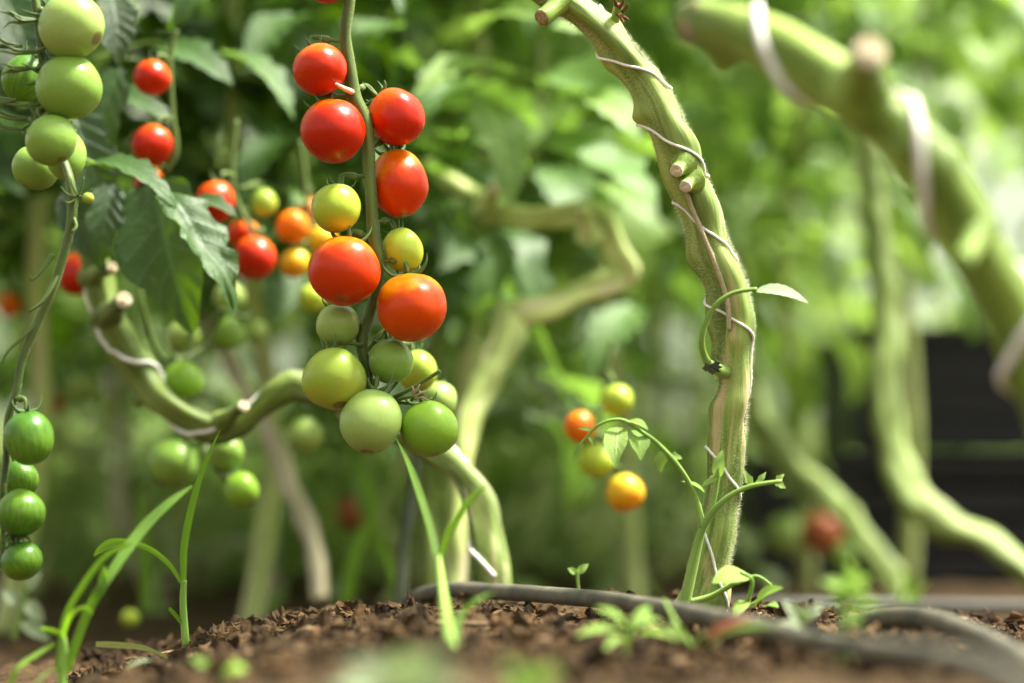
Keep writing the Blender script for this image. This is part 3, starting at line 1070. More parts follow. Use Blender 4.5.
vine('pale blurred stem leaning behind the lowest green tomatoes',
     [(20, 380, 2.5, 16), (70, 440, 2.45, 18), (130, 500, 2.4, 18), (190, 560, 2.4, 18), (215, 600, 2.4, 18)], S_PALE, seg=12)
vine('pale blurred stem rising far behind the yellow and orange tomatoes',
     [(545, 300, 2.5, 12), (540, 380, 2.5, 13), (545, 460, 2.45, 14), (520, 540, 2.4, 14), (500, 600, 2.4, 15)], S_PALE, seg=12)
vine('thin pale stem rising behind the orange tomato near the sharp vine',
     [(655, 200, 2.7, 10), (660, 330, 2.7, 12), (672, 450, 2.65, 13), (660, 540, 2.6, 14), (650, 596, 2.6, 15)], S_PALE, seg=12)

# ------------------------------------------------------------------ leaves one can tell apart (parts of the sagging vine's plant)
def leaf_part(parent, a, b, nrm, W, mat, stalk=None, **kw):
    m = MB()
    leaflet(m, P(*a), P(*b), Vector(nrm), W, **kw)
    o = m.build('leaf', mat, parent)
    if stalk:
        m = MB(); tube(m, pxpath([(stalk[0], stalk[1], stalk[2], 5), (a[0], a[1], a[2], 4), ((a[0] * 2 + b[0]) / 3, (a[1] * 2 + b[1]) / 3, (a[2] * 2 + b[2]) / 3 + .001, 2)]), seg=6, n=4)
        so = m.build('leaf_stalk', S_THIN, parent)
    return o


k = dict(nu=26, nv=5, quilt=.010)
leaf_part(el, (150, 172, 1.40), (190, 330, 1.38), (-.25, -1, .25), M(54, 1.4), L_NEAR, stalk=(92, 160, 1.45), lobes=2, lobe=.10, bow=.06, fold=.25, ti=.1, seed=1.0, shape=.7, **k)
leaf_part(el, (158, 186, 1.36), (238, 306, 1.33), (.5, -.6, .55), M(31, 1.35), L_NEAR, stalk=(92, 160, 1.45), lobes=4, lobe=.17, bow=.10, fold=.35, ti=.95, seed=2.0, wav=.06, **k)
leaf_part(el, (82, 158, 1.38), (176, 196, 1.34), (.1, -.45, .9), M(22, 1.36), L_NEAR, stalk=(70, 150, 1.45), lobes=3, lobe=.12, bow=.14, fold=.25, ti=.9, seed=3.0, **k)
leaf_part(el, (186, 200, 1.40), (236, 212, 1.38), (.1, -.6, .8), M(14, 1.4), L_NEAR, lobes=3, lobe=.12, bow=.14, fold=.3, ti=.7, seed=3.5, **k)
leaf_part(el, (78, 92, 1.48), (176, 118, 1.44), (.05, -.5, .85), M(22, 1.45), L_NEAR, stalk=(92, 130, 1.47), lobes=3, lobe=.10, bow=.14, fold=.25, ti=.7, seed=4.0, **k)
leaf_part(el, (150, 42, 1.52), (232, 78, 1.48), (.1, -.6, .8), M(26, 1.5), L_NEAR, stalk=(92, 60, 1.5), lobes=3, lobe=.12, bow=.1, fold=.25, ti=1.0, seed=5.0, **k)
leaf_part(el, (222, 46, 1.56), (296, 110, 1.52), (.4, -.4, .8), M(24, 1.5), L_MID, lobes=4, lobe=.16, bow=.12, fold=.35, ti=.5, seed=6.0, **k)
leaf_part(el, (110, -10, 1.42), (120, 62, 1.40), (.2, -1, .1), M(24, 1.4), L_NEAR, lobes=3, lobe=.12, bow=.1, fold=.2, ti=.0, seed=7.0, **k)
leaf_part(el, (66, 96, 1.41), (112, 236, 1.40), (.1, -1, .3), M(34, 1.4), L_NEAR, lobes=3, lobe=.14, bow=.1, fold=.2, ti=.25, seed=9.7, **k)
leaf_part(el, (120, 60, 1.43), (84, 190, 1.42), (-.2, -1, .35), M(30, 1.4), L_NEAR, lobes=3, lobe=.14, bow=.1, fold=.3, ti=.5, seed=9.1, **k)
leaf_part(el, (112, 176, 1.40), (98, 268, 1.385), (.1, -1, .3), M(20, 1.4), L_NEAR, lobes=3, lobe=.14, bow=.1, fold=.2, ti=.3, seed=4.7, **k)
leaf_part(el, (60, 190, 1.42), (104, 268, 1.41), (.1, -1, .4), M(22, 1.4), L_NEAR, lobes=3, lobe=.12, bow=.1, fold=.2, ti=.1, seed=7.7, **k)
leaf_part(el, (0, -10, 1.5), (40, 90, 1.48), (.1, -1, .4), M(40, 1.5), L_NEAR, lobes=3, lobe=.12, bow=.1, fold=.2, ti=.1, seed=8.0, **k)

ep = empty('tomato_plant', P(520, 600, 1.8) * 1.0)
tag(ep, 'tomato plant with large quilted leaves right of the ripe truss', 'plant')
m = MB(); tube(m, pxpath([(540, 40, 1.85, 12), (530, 150, 1.84, 14), (470, 250, 1.82, 16), (430, 380, 1.8, 18), (425, 500, 1.8, 20), (430, 602, 1.8, 22)]), seg=12, n=6, rough=.15); m.build('stem', S_DARK, ep)
for a, b, nrm, W, mt, ti, sd in [
        ((515, 66), (416, 84), (-.1, -.45, .9), 34, L_BRIGHT, .8, 1), ((478, 88), (514, 198), (.45, -.8, .4), 32, L_BRIGHT, .35, 2), ((455, 150), (395, 215), (-.3, -.6, .7), 30, L_MID, .6, 3),
        ((560, 90), (640, 130), (.2, -.5, .8), 34, L_BRIGHT, .6, 4), ((545, 160), (600, 250), (.3, -.9, .3), 34, L_MID, .6, 5), ((400, 20), (330, 60), (-.2, -.6, .7), 34, L_MID, .5, 6),
        ((620, 60), (560, 20), (0, -.7, .7), 30, L_BRIGHT, .8, 7), ((470, 30), (540, 12), (.2, -.7, .7), 30, L_BRIGHT, .5, 8), ((540, 230), (470, 300), (-.3, -.8, .3), 34, L_MID, .5, 9),
        ((590, 180), (660, 226), (.3, -.6, .7), 30, L_BRIGHT, .4, 10), ((640, 300), (590, 370), (-.3, -.8, .3), 28, L_MID, .7, 11), ((460, 225), (440, 330), (-.2, -.9, .1), 32, L_NEAR, .5, 12),
        ((300, 10), (250, 60), (-.2, -.6, .7), 30, L_MID, .2, 13), ((290, 130), (240, 190), (-.2, -.6, .7), 26, L_MID, .3, 14)]:
    zz = 1.66 if b[1] < 200 and a[1] < 150 else 1.78
    leaf_part(ep, (a[0], a[1], zz), (b[0], b[1], zz - .06), nrm, M(W, zz), mt, lobes=2, lobe=.08, bow=.14, fold=.2, ti=ti, seed=sd * 1.3, nu=26, nv=5, quilt=.018)

# ------------------------------------------------------------------ tomatoes
def fruit_mesh(seed, ob=0.0, lob=0.0):
    rg = random.Random(seed)
    m = MB()
    nu, nv = 40, 28
    vs = []; fs = []
    for j in range(nv + 1):
        th = PI * j / nv
        for i in range(nu):
            a = 2 * PI * i / nu
            d_ = Vector((math.sin(th) * math.cos(a), math.sin(th) * math.sin(a), math.cos(th)))
            r = 1 + .05 * noise.noise(d_ * 1.1 + Vector((seed, 0, 0)))
            r += lob * math.cos(5 * a + seed) * math.sin(th) ** 2 * (0.5 + .5 * math.cos(th))
            r -= .10 * math.exp(-(th / .28) ** 2)          # dimple at the calyx
            r -= .012 * math.exp(-((PI - th) / .1) ** 2)
            vs.append(d_ * r)
    for j in range(nv):
        for i in range(nu):
            i2 = (i + 1) % nu
            fs.append((j * nu + i, (j + 1) * nu + i, (j + 1) * nu + i2, j * nu + i2))
    m.add(vs, fs, None, .5)
    me = m.build('fruit_proto', F['red']).data
    bpy.data.objects.remove(bpy.data.objects['fruit_proto'])
    me.name = 'fruit'
    return me


FRUIT = [fruit_mesh(i * 3.1, lob=.016) for i in range(6)]


def calyx_mesh(seed):
    rg = random.Random(seed)
    m = MB()
    for i in range(5):
        a = i * 2 * PI / 5 + rg.uniform(-.2, .2)
        o_ = Vector((math.cos(a), math.sin(a), 0))
        z = Vector((0, 0, 1))
        l = rg.uniform(.7, 1.0)
        c = rg.uniform(.2, .75)
        pts = [(z * .93, .06), (z * .96 + o_ * .25 * l, .085), (z * (.94 + c * .15) + o_ * .5 * l, .06), (z * (.98 + c * .45) + o_ * .68 * l, .035), (z * (1.0 + c * .8) + o_ * .72 * l, .008)]
        tube(m, [(Vector(p), r) for p, r in pts], seg=6, n=3)
    tube(m, [(Vector((0, 0, .88)), .12), (Vector((0, 0, .98)), .12), (Vector((0, 0, 1.05)), .06)], seg=8, n=2)
    o = m.build('calyx_proto', CALYX); me = o.data
    bpy.data.objects.remove(o)
    me.name = 'calyx'
    return me


CAL = [calyx_mesh(i + 40) for i in range(4)]
_tc = [0]


def tomato(px, py, rx, ry, d, kind, label, attach=None, axis_=(0, .5, 1), group=None, sharp=True, ground=False, stalk_w=3.8):
    """attach = (px, py, d) of the point on the truss the stalk leaves from"""
    i = _tc[0]; _tc[0] += 1
    c = P(px, py, d)
    e = empty('tomato', c)
    tag(e, label, 'tomato', group)
    ax = Vector((axis_[0], axis_[1] * (.55 if d < 1.3 else 1), axis_[2])).normalized()
    q = ax.to_track_quat('Z', 'Y')
    q = q @ Quaternion((0, 0, 1), i * 1.7)
    a, b = M(rx, d), M(ry, d)
    o = bpy.data.objects.new('fruit', FRUIT[i % 6]); COL.objects.link(o); o.parent = e
    o.rotation_mode = 'QUATERNION'; o.rotation_quaternion = q; o.scale = (a, a, b)
    o.material_slots[0].link = 'OBJECT'; o.material_slots[0].material = F[kind]
    if not ground:
        k_ = bpy.data.objects.new('calyx', CAL[i % 4]); COL.objects.link(k_); k_.parent = e
        k_.rotation_mode = 'QUATERNION'; k_.rotation_quaternion = q; k_.scale = (a, a, b)
    if attach:
        A = P(*attach)
        top = c + ax * b * .98
        out = top + ax * min(b * .5, (A - top).length * .5)
        m = MB()
        sw = M(stalk_w / 2, d)
        kn = (out * .55 + A * .45)
        tube(m, [(top, sw * 1.1), (out, sw), (kn, sw * 2.0), (kn.lerp(A, .3), sw), (A, sw * 1.3)], seg=8, n=4)
        m.build('stalk', S_TRUSS, e)
    return e


def truss(label, pts, mat=S_TRUSS, group=None, hairs=0):
    e = empty('tomato_truss', P(*pts[0][:3]))
    tag(e, label, 'truss', group)
    m = MB()
    res = tube(m, pxpath(pts), seg=14, n=8, flute=.06, rough=.12, rs=80)
    m.build('stem', mat, e)
    if hairs: fuzz(res, hairs, .0005, .0011, .00003, 8, e)
    return e


# main truss
D0 = 1.25
mt = truss('long dark green truss stem hanging with red tomatoes above and green ones below',
           [(352, -40, D0, 13), (349, 0, D0, 12), (345, 35, D0, 12), (350, 70, D0, 13), (354, 98, D0, 15), (367, 126, D0, 12), (369, 168, D0, 12), (372, 210, D0, 12), (374, 236, D0, 13), (380, 262, D0, 11), (376, 290, D0 + .004, 11), (369, 318, D0 + .006, 11),
            (362, 343, D0 + .004, 12), (367, 368, D0 + .004, 10), (373, 392, D0 + .004, 9), (392, 400, D0 + .004, 7), (412, 402, D0 + .004, 6)], hairs=5000)
m = MB()
for pts in ([(352, 92, D0 - .004, 6), (343, 88, D0 - .012, 5), (336, 84, D0 - .018, 3)], ):
    tube(m, pxpath(pts), seg=8, n=4)
m.build('withered_tip', CUTPALE, mt)
m = MB()
for pts in ([(388, 400, D0, 5), (405, 392, D0 - .01, 4), (424, 381, D0 - .014, 3.6), (440, 371, D0 - .016, 4)],
            [(392, 402, D0, 4), (404, 398, D0 - .012, 4), (416, 396, D0 - .016, 3.4), (424, 394, D0 - .016, 3)],
            [(384, 396, D0, 4), (396, 384, D0, 3), (404, 372, D0, 2)],
            [(400, 402, D0, 4), (412, 404, D0 - .008, 3), (424, 408, D0 - .01, 3)]):
    tube(m, pxpath(pts), seg=8, n=4)
m.build('twig', S_TRUSS, mt)
m = MB()
for a, b in (((412, 396), (420, 384)), ((414, 397), (426, 391)), ((415, 398), (428, 400)), ((413, 396), (412, 386))):
    tube(m, pxpath([(a[0], a[1], D0 - .016, 3), ((a[0] + b[0]) / 2 + 1, (a[1] + b[1]) / 2 - 1, D0 - .018, 2.5), (b[0], b[1], D0 - .018, 1)]), seg=6, n=3)
m.build('dry_calyx', CUT, mt)
g1 = 'tomatoes on the sharp central truss'
LF = (-.15, .6, 1)
tomato(327, -24, 27, 27, 1.25, 'red', 'ripe red tomato cut off by the top edge, highest on the central truss', (346, -28, D0), (.4, .6, .8), g1)
tomato(320, 69, 27, 26, 1.242, 'red2', 'small red tomato second from the top of the central truss, left of the stem', (345, 42, D0), (-.25, .62, .85), g1)
tomato(333, 131, 32, 32, 1.238, 'red', 'glossy deep red tomato directly under another on the left of the central stem', (352, 96, D0), (-.35, .75, .75), g1)
tomato(396, 117, 28, 30, 1.258, 'red', 'glossy red tomato highest on the right of the central stem', (352, 92, D0), (-.75, .35, .85), g1)
tomato(399, 183, 29, 35, 1.262, 'redor', 'tall oval red tomato on the right of the central stem, touching the one above', (369, 150, D0), (-.2, .45, .95), g1)
tomato(336, 208, 25, 25, 1.240, 'yellow', 'yellow green tomato left of the central stem, above an orange red one', (369, 176, D0), (.1, .62, .85), g1)
tomato(403, 250, 20, 23, 1.256, 'yellow', 'small pale yellow tomato between two large red ones right of the central stem', (374, 222, D0), (-.35, .4, .9), g1)
tomato(344, 271, 36, 35, 1.234, 'redor', 'large orange red tomato in front of the central stem, just below a yellow one', (372, 236, D0), (.1, .7, .7), g1)
tomato(412, 307, 35, 35, 1.240, 'redor2', 'large tomato turning from orange to red, lowest ripe one right of the central stem', (378, 262, D0), (-.15, .45, .9), g1)
tomato(338, 325, 22, 21, 1.252, 'green2', 'small dull green tomato tucked under the large orange red one', (366, 330, D0 + .004), (-.1, .75, .7), g1)
tomato(334, 379, 32, 31, 1.236, 'yelgr', 'large yellowing green tomato at lower left of the central truss', (363, 345, D0), (-.15, .7, .75), g1)
tomato(391, 361, 22, 23, 1.250, 'green', 'small green tomato right of the lower central stem, under the orange red one', (366, 352, D0 + .004), (-.2, .6, .9), g1)
tomato(371, 421, 31, 33, 1.228, 'green2', 'large pale green tomato at the very bottom of the central truss', (374, 392, D0), (.1, .6, .9), g1)
tomato(429, 429, 29, 29, 1.236, 'lime', 'bright green tomato at lower right end of the central truss', (410, 402, D0), (-.25, .45, .9), g1)
tomato(417, 371, 20, 21, 1.34, 'yelgr', 'blurred yellow green tomato peeking out behind the small green one', (396, 345, 1.33), (-.2, .3, .9), g1)
tomato(438, 400, 19, 19, 1.36, 'green2', 'blurred pale green tomato behind the dark twigs of the central truss', (404, 372, 1.34), (-.2, .3, .9), g1)
truss('thin stem behind the central truss carrying its two blurred tomatoes', [(384, 300, 1.33, 7), (390, 330, 1.33, 6), (398, 350, 1.33, 5), (405, 374, 1.34, 4)])

# left truss
DL = 1.215
tl = truss('green truss stem hanging at the left edge with unripe tomatoes above and below',
           [(28, -40, DL, 9), (38, 20, DL, 9), (44, 70, DL, 9), (50, 110, DL + .01, 9), (60, 150, DL + .01, 9), (70, 182, DL, 9), (72, 215, DL, 10), (66, 245, DL, 9), (54, 285, DL, 9), (36, 325, DL, 9), (22, 360, DL, 8), (16, 392, DL, 8), (8, 420, DL, 8), (6, 460, DL, 7), (2, 500, DL, 7), (4, 540, DL, 6), (0, 565, DL, 5)], hairs=3000)
m = MB()
for pts in ([(52, 255, DL, 6), (44, 268, DL - .003, 4), (32, 280, DL - .006, 3.5), (30, 276, DL - .007, 2)],
            [(40, 318, DL, 6), (24, 336, DL - .004, 4), (8, 352, DL - .006, 3), (2, 364, DL - .006, 2)],
            [(60, 270, DL, 5), (44, 300, DL - .006, 4), (28, 312, DL - .008, 2)],
            [(72, 215, DL, 5), (76, 226, DL - .003, 4), (72, 232, DL - .005, 3)]):
    tube(m, pxpath(pts), seg=8, n=4)
m.build('twig', S_TRUSS, tl)
m = MB()
for ang in range(7):
    a = R(ang * 52 + 10)
    A = P(78, 197, DL - .004)
    q = RT * math.cos(a) + UP * math.sin(a) + FW * -.5
    tube(m, [(A, .0005), (A + q * .005, .0005), (A + q * .008 + UP * .003, .0002)], seg=6, n=3)
tube(m, pxpath([(71, 196, DL, 4), (78, 197, DL - .003, 4), (84, 198, DL - .004, 4)]), seg=8, n=3)
m.build('sepals', S_TRUSS, tl)
g2 = 'unripe tomatoes on the truss at the left edge'
XL = (-.8, .5, .45)
tomato(72, 26, 33, 33, 1.205, 'green2', 'large pale green tomato at the top of the left truss', (40, 10, DL), XL, g2)
tomato(69, 87, 33, 33, 1.208, 'green', 'large green tomato second from the top of the left truss', (44, 60, DL), XL, g2)
tomato(51, 140, 26, 25, 1.202, 'green', 'round green tomato third down the left truss, partly over a shaded one', (46, 110, DL), (-.4, .5, .8), g2)
tomato(66, 155, 20, 28, 1.232, 'green', 'oval pale green tomato squeezed behind the third one on the left truss', (52, 118, DL), (-.1, .6, .8), g2)
tomato(36, 168, 24, 22, 1.262, 'green', 'shaded green tomato hiding low behind others on the left truss', (50, 125, DL), (.3, .5, .8), g2)
tomato(24, 78, 22, 24, 1.275, 'dkgreen', 'dark shaded tomato behind the sepals at the left edge', (42, 55, DL + .01), (.3, .4, .8), g2)
tomato(88, 198, 5.5, 6, 1.208, 'yelgr', 'tiny yellow green bud fruit on the left truss stem', None, (-1, 0, .1), g2, ground=True)
tomato(29, 438, 25, 28, 1.205, 'dkgreen', 'streaky dark green tomato topmost of the lower left cluster', (14, 398, DL), (-.15, .3, 1), g2)
tomato(20, 479, 19, 19, 1.235, 'dkgreen', 'half hidden green tomato wedged between two in the lower left cluster', (6, 450, DL), (-.3, .4, .9), g2)
tomato(21, 513, 24, 24, 1.203, 'dkgreen', 'streaky green tomato second from the bottom of the lower left cluster', (3, 480, DL), (-.2, .3, -1), g2)
tomato(22, 561, 21, 19, 1.203, 'dkgreen', 'smallest green tomato at the bottom of the lower left cluster', (4, 540, DL), (-.5, .3, .9), g2)
tomato(0, 538, 18, 19, 1.23, 'dkgreen', 'dark green tomato cut by the left edge, low in the cluster', (3, 510, DL), (.2, .3, .9), g2)
# extra curled sepals at upper left
m = MB(); rg = random.Random(3)
for cx, cy in ((30, 20), (28, 52), (24, 68), (36, 104), (22, 118), (16, 130), (8, 100), (14, 46)):
    for kk in range(4):
        a = rg.uniform(-.4, .4) + (PI if rg.random() < .8 else 0)
        l = rg.uniform(16, 30)
        pts = [(cx + 8, cy, DL - .004, 3.4), (cx + l * .4 * math.cos(a), cy - l * .4 * math.sin(a), DL - .008, 3.6), (cx + l * .8 * math.cos(a), cy - l * .8 * math.sin(a) - 3, DL - .01, 2.4), (cx + l * math.cos(a) - 2, cy - l * math.sin(a) - 10 * rg.uniform(-.3, 1), DL - .01, .8)]
        tube(m, pxpath(pts), seg=6, n=4)
m.build('sepals', S_TRUSS, tl)

# blurred trusses behind
g3 = 'blurred red tomatoes behind on the left'
truss('thin truss stem carrying two blurred red tomatoes among dark leaves', [(176, 30, 1.44, 6), (170, 60, 1.44, 6), (172, 110, 1.44, 6), (176, 150, 1.44, 6), (166, 172, 1.44, 5)])
tomato(152, 78, 19, 18, 1.42, 'red', 'blurred red tomato highest among the dark leaves at left', (171, 60, 1.44), (.2, .3, .9), g3)
tomato(152, 145, 21, 21, 1.42, 'red', 'blurred red tomato above the pale lobed leaf at left', (173, 118, 1.44), (.2, .3, .9), g3)
tomato(149, 182, 15, 17, 1.44, 'redor', 'blurred orange red tomato mostly covered by the pale lobed leaf', (166, 168, 1.44), (.2, .3, .9), g3)
truss('blurred truss stem carrying red tomatoes beside the lobed leaf', [(236, 120, 1.48, 6), (232, 170, 1.48, 6), (240, 210, 1.48, 6), (262, 240, 1.48, 5), (272, 270, 1.48, 4)])
tomato(215, 202, 20, 22, 1.45, 'red', 'blurred red tomato touching the top of the lobed leaf', (234, 176, 1.48), (.2, .3, .9), g3)
tomato(244, 235, 17, 15, 1.50, 'redor', 'blurred orange red tomato just above and behind a larger red one', (240, 206, 1.48), (.1, .3, .9), g3)
tomato(254, 258, 22, 22, 1.46, 'red', 'blurred large red tomato right beside the tip of the lobed leaf', (262, 238, 1.48), (.2, .3, .9), g3)
tomato(264, 203, 13, 15, 1.52, 'yelgr', 'blurred pale green tomato between red and orange ones', (240, 188, 1.48), (-.2, .3, .9), g3)
tomato(79, 274, 21, 22, 1.50, 'red', 'blurred dark red tomato half behind the rising vine at left', (84, 240, 1.48), (.1, .3, .9), g3)
truss('blurred truss stem behind the large orange red tomato', [(300, 140, 1.55, 6), (306, 190, 1.55, 6), (309, 230, 1.55, 6), (306, 270, 1.55, 5), (308, 285, 1.55, 4)])
g4 = 'blurred orange and yellow tomatoes left of the central truss'
tomato(293, 227, 17, 17, 1.52, 'orange', 'blurred orange tomato, left one of an overlapping orange pair', (306, 200, 1.55), (.2, .3, .9), g4)
tomato(308, 213, 14, 16, 1.56, 'redor', 'blurred orange tomato half hidden behind the yellow green one', (305, 185, 1.55), (.1, .3, .9), g4)
tomato(295, 263, 15, 15, 1.52, 'yelor', 'blurred yellow orange tomato alone left of the large orange red one', (308, 240, 1.55), (.2, .3, .9), g4)
tomato(322, 240, 15, 14, 1.55, 'yelor', 'blurred yellow tomato squeezed under the yellow green one', (309, 225, 1.55), (-.2, .3, .9), g4)
tomato(312, 298, 14, 14, 1.53, 'yellow', 'blurred yellow tomato below left of the large orange red one', (308, 280, 1.55), (-.2, .3, .9), g4)
truss('blurred truss stem carrying green tomatoes above the sagging vine', [(132, 250, 1.46, 5), (146, 320, 1.46, 6), (166, 360, 1.47, 6), (205, 345, 1.5, 5), (222, 312, 1.5, 5), (244, 318, 1.5, 4)])
g5 = 'blurred green tomatoes behind on the left'
tomato(183, 381, 20, 20, 1.46, 'lime', 'blurred bright green tomato resting just above the sagging vine', (168, 360, 1.47), (-.3, .3, .9), g5)
tomato(183, 337, 17, 17, 1.52, 'green2', 'blurred green tomato above another at the bend of the sagging vine', (190, 352, 1.49), (.2, .4, .5), g5)
tomato(228, 333, 17, 17, 1.52, 'green', 'blurred green tomato right of its twin below the lobed leaf tip', (220, 314, 1.5), (-.2, .3, .9), g5)
tomato(230, 298, 16, 16, 1.56, 'green2', 'blurred faint green tomato right behind the lobed leaf tip', (222, 312, 1.5), (.1, .3, -.5), g5)
tomato(256, 331, 12, 13, 1.60, 'green2', 'small faint blurred green tomato right of the twin green ones', (244, 318, 1.5), (-.3, .3, .9), g5)
truss('blurred truss stem hanging under the sagging vine', [(196, 424, 1.5, 6), (202, 440, 1.49, 6), (214, 465, 1.48, 5), (226, 478, 1.48, 5)])
tomato(173, 463, 24, 24, 1.50, 'green', 'blurred large dull green tomato lowest left under the sagging vine', (200, 436, 1.49), (.4, .3, .9), g5)
tomato(226, 453, 18, 18, 1.47, 'green', 'blurred green tomato directly below the sagging vine, above right of another', (204, 444, 1.49), (-.6, .3, .6), g5)
tomato(241, 490, 18, 18, 1.46, 'lime', 'blurred bright green tomato hanging lowest under the sagging vine', (226, 478, 1.48), (-.6, .3, .8), g5)
tomato(305, 435, 18, 18, 1.58, 'green2', 'blurred pale green tomato right of the dry tan stem', (300, 396, 1.46), (0, .3, .9), g5)
tomato(350, 514, 17, 17, 1.98, 'brown', 'very blurred dull reddish tomato low behind the central truss', (352, 480, 1.98), (0, .3, .9), g5)
tomato(130, 618, 9, 9, 1.62, 'yellow', 'small yellow green tomato lying on the far soil behind the grass', None, (.4, .3, .9), None, ground=True)
tomato(56, 404, 11, 11, 1.95, 'brown', 'small very blurred reddish tomato deep in the left background', (50, 370, 1.95), (0, .3, .9), g5)
tomato(84, 386, 15, 15, 1.9, 'green2', 'very blurred pale green tomato beside the deep reddish one', (80, 350, 1.9), (0, .3, .9), g5)
tomato(10, 305, 13, 13, 1.8, 'orange', 'very blurred orange tomato at the left edge behind the truss stem', (12, 270, 1.8), (0, .3, .9), g5)
tomato(28, 340, 13, 13, 1.8, 'yelgr', 'very blurred yellowish tomato behind the left truss stem', (20, 300, 1.8), (0, .3, .9), g5)
truss('thin blurred truss stem carrying yellow and orange tomatoes', [(612, 340, 1.56, 5), (606, 380, 1.56, 5), (600, 420, 1.56, 5), (608, 452, 1.56, 5), (614, 470, 1.56, 4)])
g6 = 'yellow and orange tomatoes between the two sharp stems'
tomato(617, 400, 16, 16, 1.52, 'yellow', 'blurred yellow tomato at the top of the small yellow and orange bunch', (607, 372, 1.56), (-.2, .3, .9), g6)
tomato(580, 427, 16, 16, 1.52, 'orange', 'blurred bright orange tomato left in the small yellow bunch', (601, 408, 1.56), (.6, .3, .8), g6)
tomato(597, 461, 18, 18, 1.52, 'yellow', 'blurred yellow green tomato in the middle of the small yellow bunch', (602, 430, 1.56), (.1, .3, .9), g6)
tomato(625, 493, 19, 19, 1.50, 'yelor', 'blurred yellow tomato with orange base lowest in the small bunch', (613, 466, 1.56), (-.2, .3, .9), g6)
tomato(577, 492, 20, 20, 1.95, 'green', 'very blurred green tomato behind the small yellow bunch', (580, 455, 1.95), (0, .3, .9), g6)
g7 = 'very blurred tomatoes in front of the black crates'
truss('very blurred truss stem over the brick red tomato', [(798, 440, 2.24, 7), (804, 500, 2.24, 6), (812, 520, 2.24, 5)])
tomato(821, 533, 22, 21, 2.2, 'brown', 'very blurred brick red tomato low in front of the black crates', (806, 502, 2.24), (-.2, .3, .9), g7)
tomato(786, 536, 20, 20, 2.3, 'green2', 'very blurred pale green tomato left of the brick red one', (804, 502, 2.24), (.3, .3, .9), g7)
tomato(843, 556, 14, 16, 2.3, 'green', 'very blurred green tomato right below the brick red one', (812, 520, 2.24), (-.4, .3, .9), g7)
tomato(234, 676, 14, 12, .94, 'lime', 'small fallen green tomato lying on the soil at the bottom edge', None, (-.6, -.2, .7), None, ground=True)

# ------------------------------------------------------------------ hoses
def hose(label, pts, r, mat):
    m = MB()
    p = [(P(x, y, d), r * .9) for x, y, d in pts]
    tube(m, p, seg=20, n=10, rough=.05, rs=20)
    o = m.build('drip_hose', mat, None, origin=p[0][0])
    tag(o, label, 'hose', 'drip hoses on the soil')
    return o


hose('black drip hose curving over the bed in front of the sharp vine', [(396, 640, 1.46), (404, 606, 1.43), (440, 591, 1.38), (500, 592, 1.32), (560, 596, 1.26), (620, 602, 1.19), (680, 612, 1.11), (740, 624, 1.03), (800, 638, .96), (870, 650, .88), (950, 660, .80), (1020, 684, .73), (1080, 720, .68)], .0050, HOSE)
hose('thick grey hose looping over the bed in the lower right corner', [(820, 640, 1.20), (862, 624, 1.16), (900, 617, 1.12), (940, 622, 1.08), (985, 640, 1.03), (1030, 664, .98), (1090, 700, .92)], .0055, HOSE)
hose('thin black hose lying straight on the ground before the crates', [(700, 606, 1.75), (800, 606, 1.75), (900, 606, 1.76), (960, 607, 1.76), (1040, 608, 1.76), (1200, 612, 1.76)], .0060, HOSE2)

# ------------------------------------------------------------------ grasses and weeds
def blade(m, pts, **kw):
    ribbon(m, [(p_, r_ * .82) for p_, r_ in pxpath(pts)], **kw)


def grass(label, blades, stems=(), group=None):
    p0 = (stems[0] if stems else (blades[0][0] if isinstance(blades[0], tuple) else blades[0]))[0]
    e = empty('grass_plant', P(*p0[:3]))
    tag(e, label, 'grass', group)
    for b in blades:
        kw = {}
        if isinstance(b, tuple): b, kw = b
        m = MB(); blade(m, b, **kw); m.build('blade', GRASSM, e)
    for s in stems:
        m = MB(); tube(m, pxpath(s), seg=8, n=6); m.build('stem', S_GRASS, e)
    return e


S_GRASS = mat_stem('grass_stem', (.20, .38, .05), (.30, .48, .09))
D1 = 1.235
grass('tall single grass seedling with a side leaf, sharp on the bed edge at left',
      [([(184, 590, D1, 6), (184, 550, D1, 9), (190, 515, D1, 9), (200, 478, D1, 7), (212, 448, D1, 3.5), (220, 430, D1, .6)], dict(fold=.35, ti=.4)),
       ([(183, 586, D1, 4), (170, 565, D1 - .003, 6), (150, 549, D1 - .008, 7), (128, 542, D1 - .012, 8), (110, 543, D1 - .016, 13), (100, 549, D1 - .018, 10), (94, 556, D1 - .018, 2)], dict(fold=.3, ti=.6)),
       ([(185, 628, D1, 4), (178, 618, D1 - .002, 5), (171, 610, D1 - .004, 5), (169, 608, D1 - .004, 3)], dict(fold=.5, ti=.4))],
      [[(186, 646, D1, 8), (184, 620, D1, 7.5), (183, 600, D1, 7), (184, 580, D1, 6)]])
D2 = 1.13
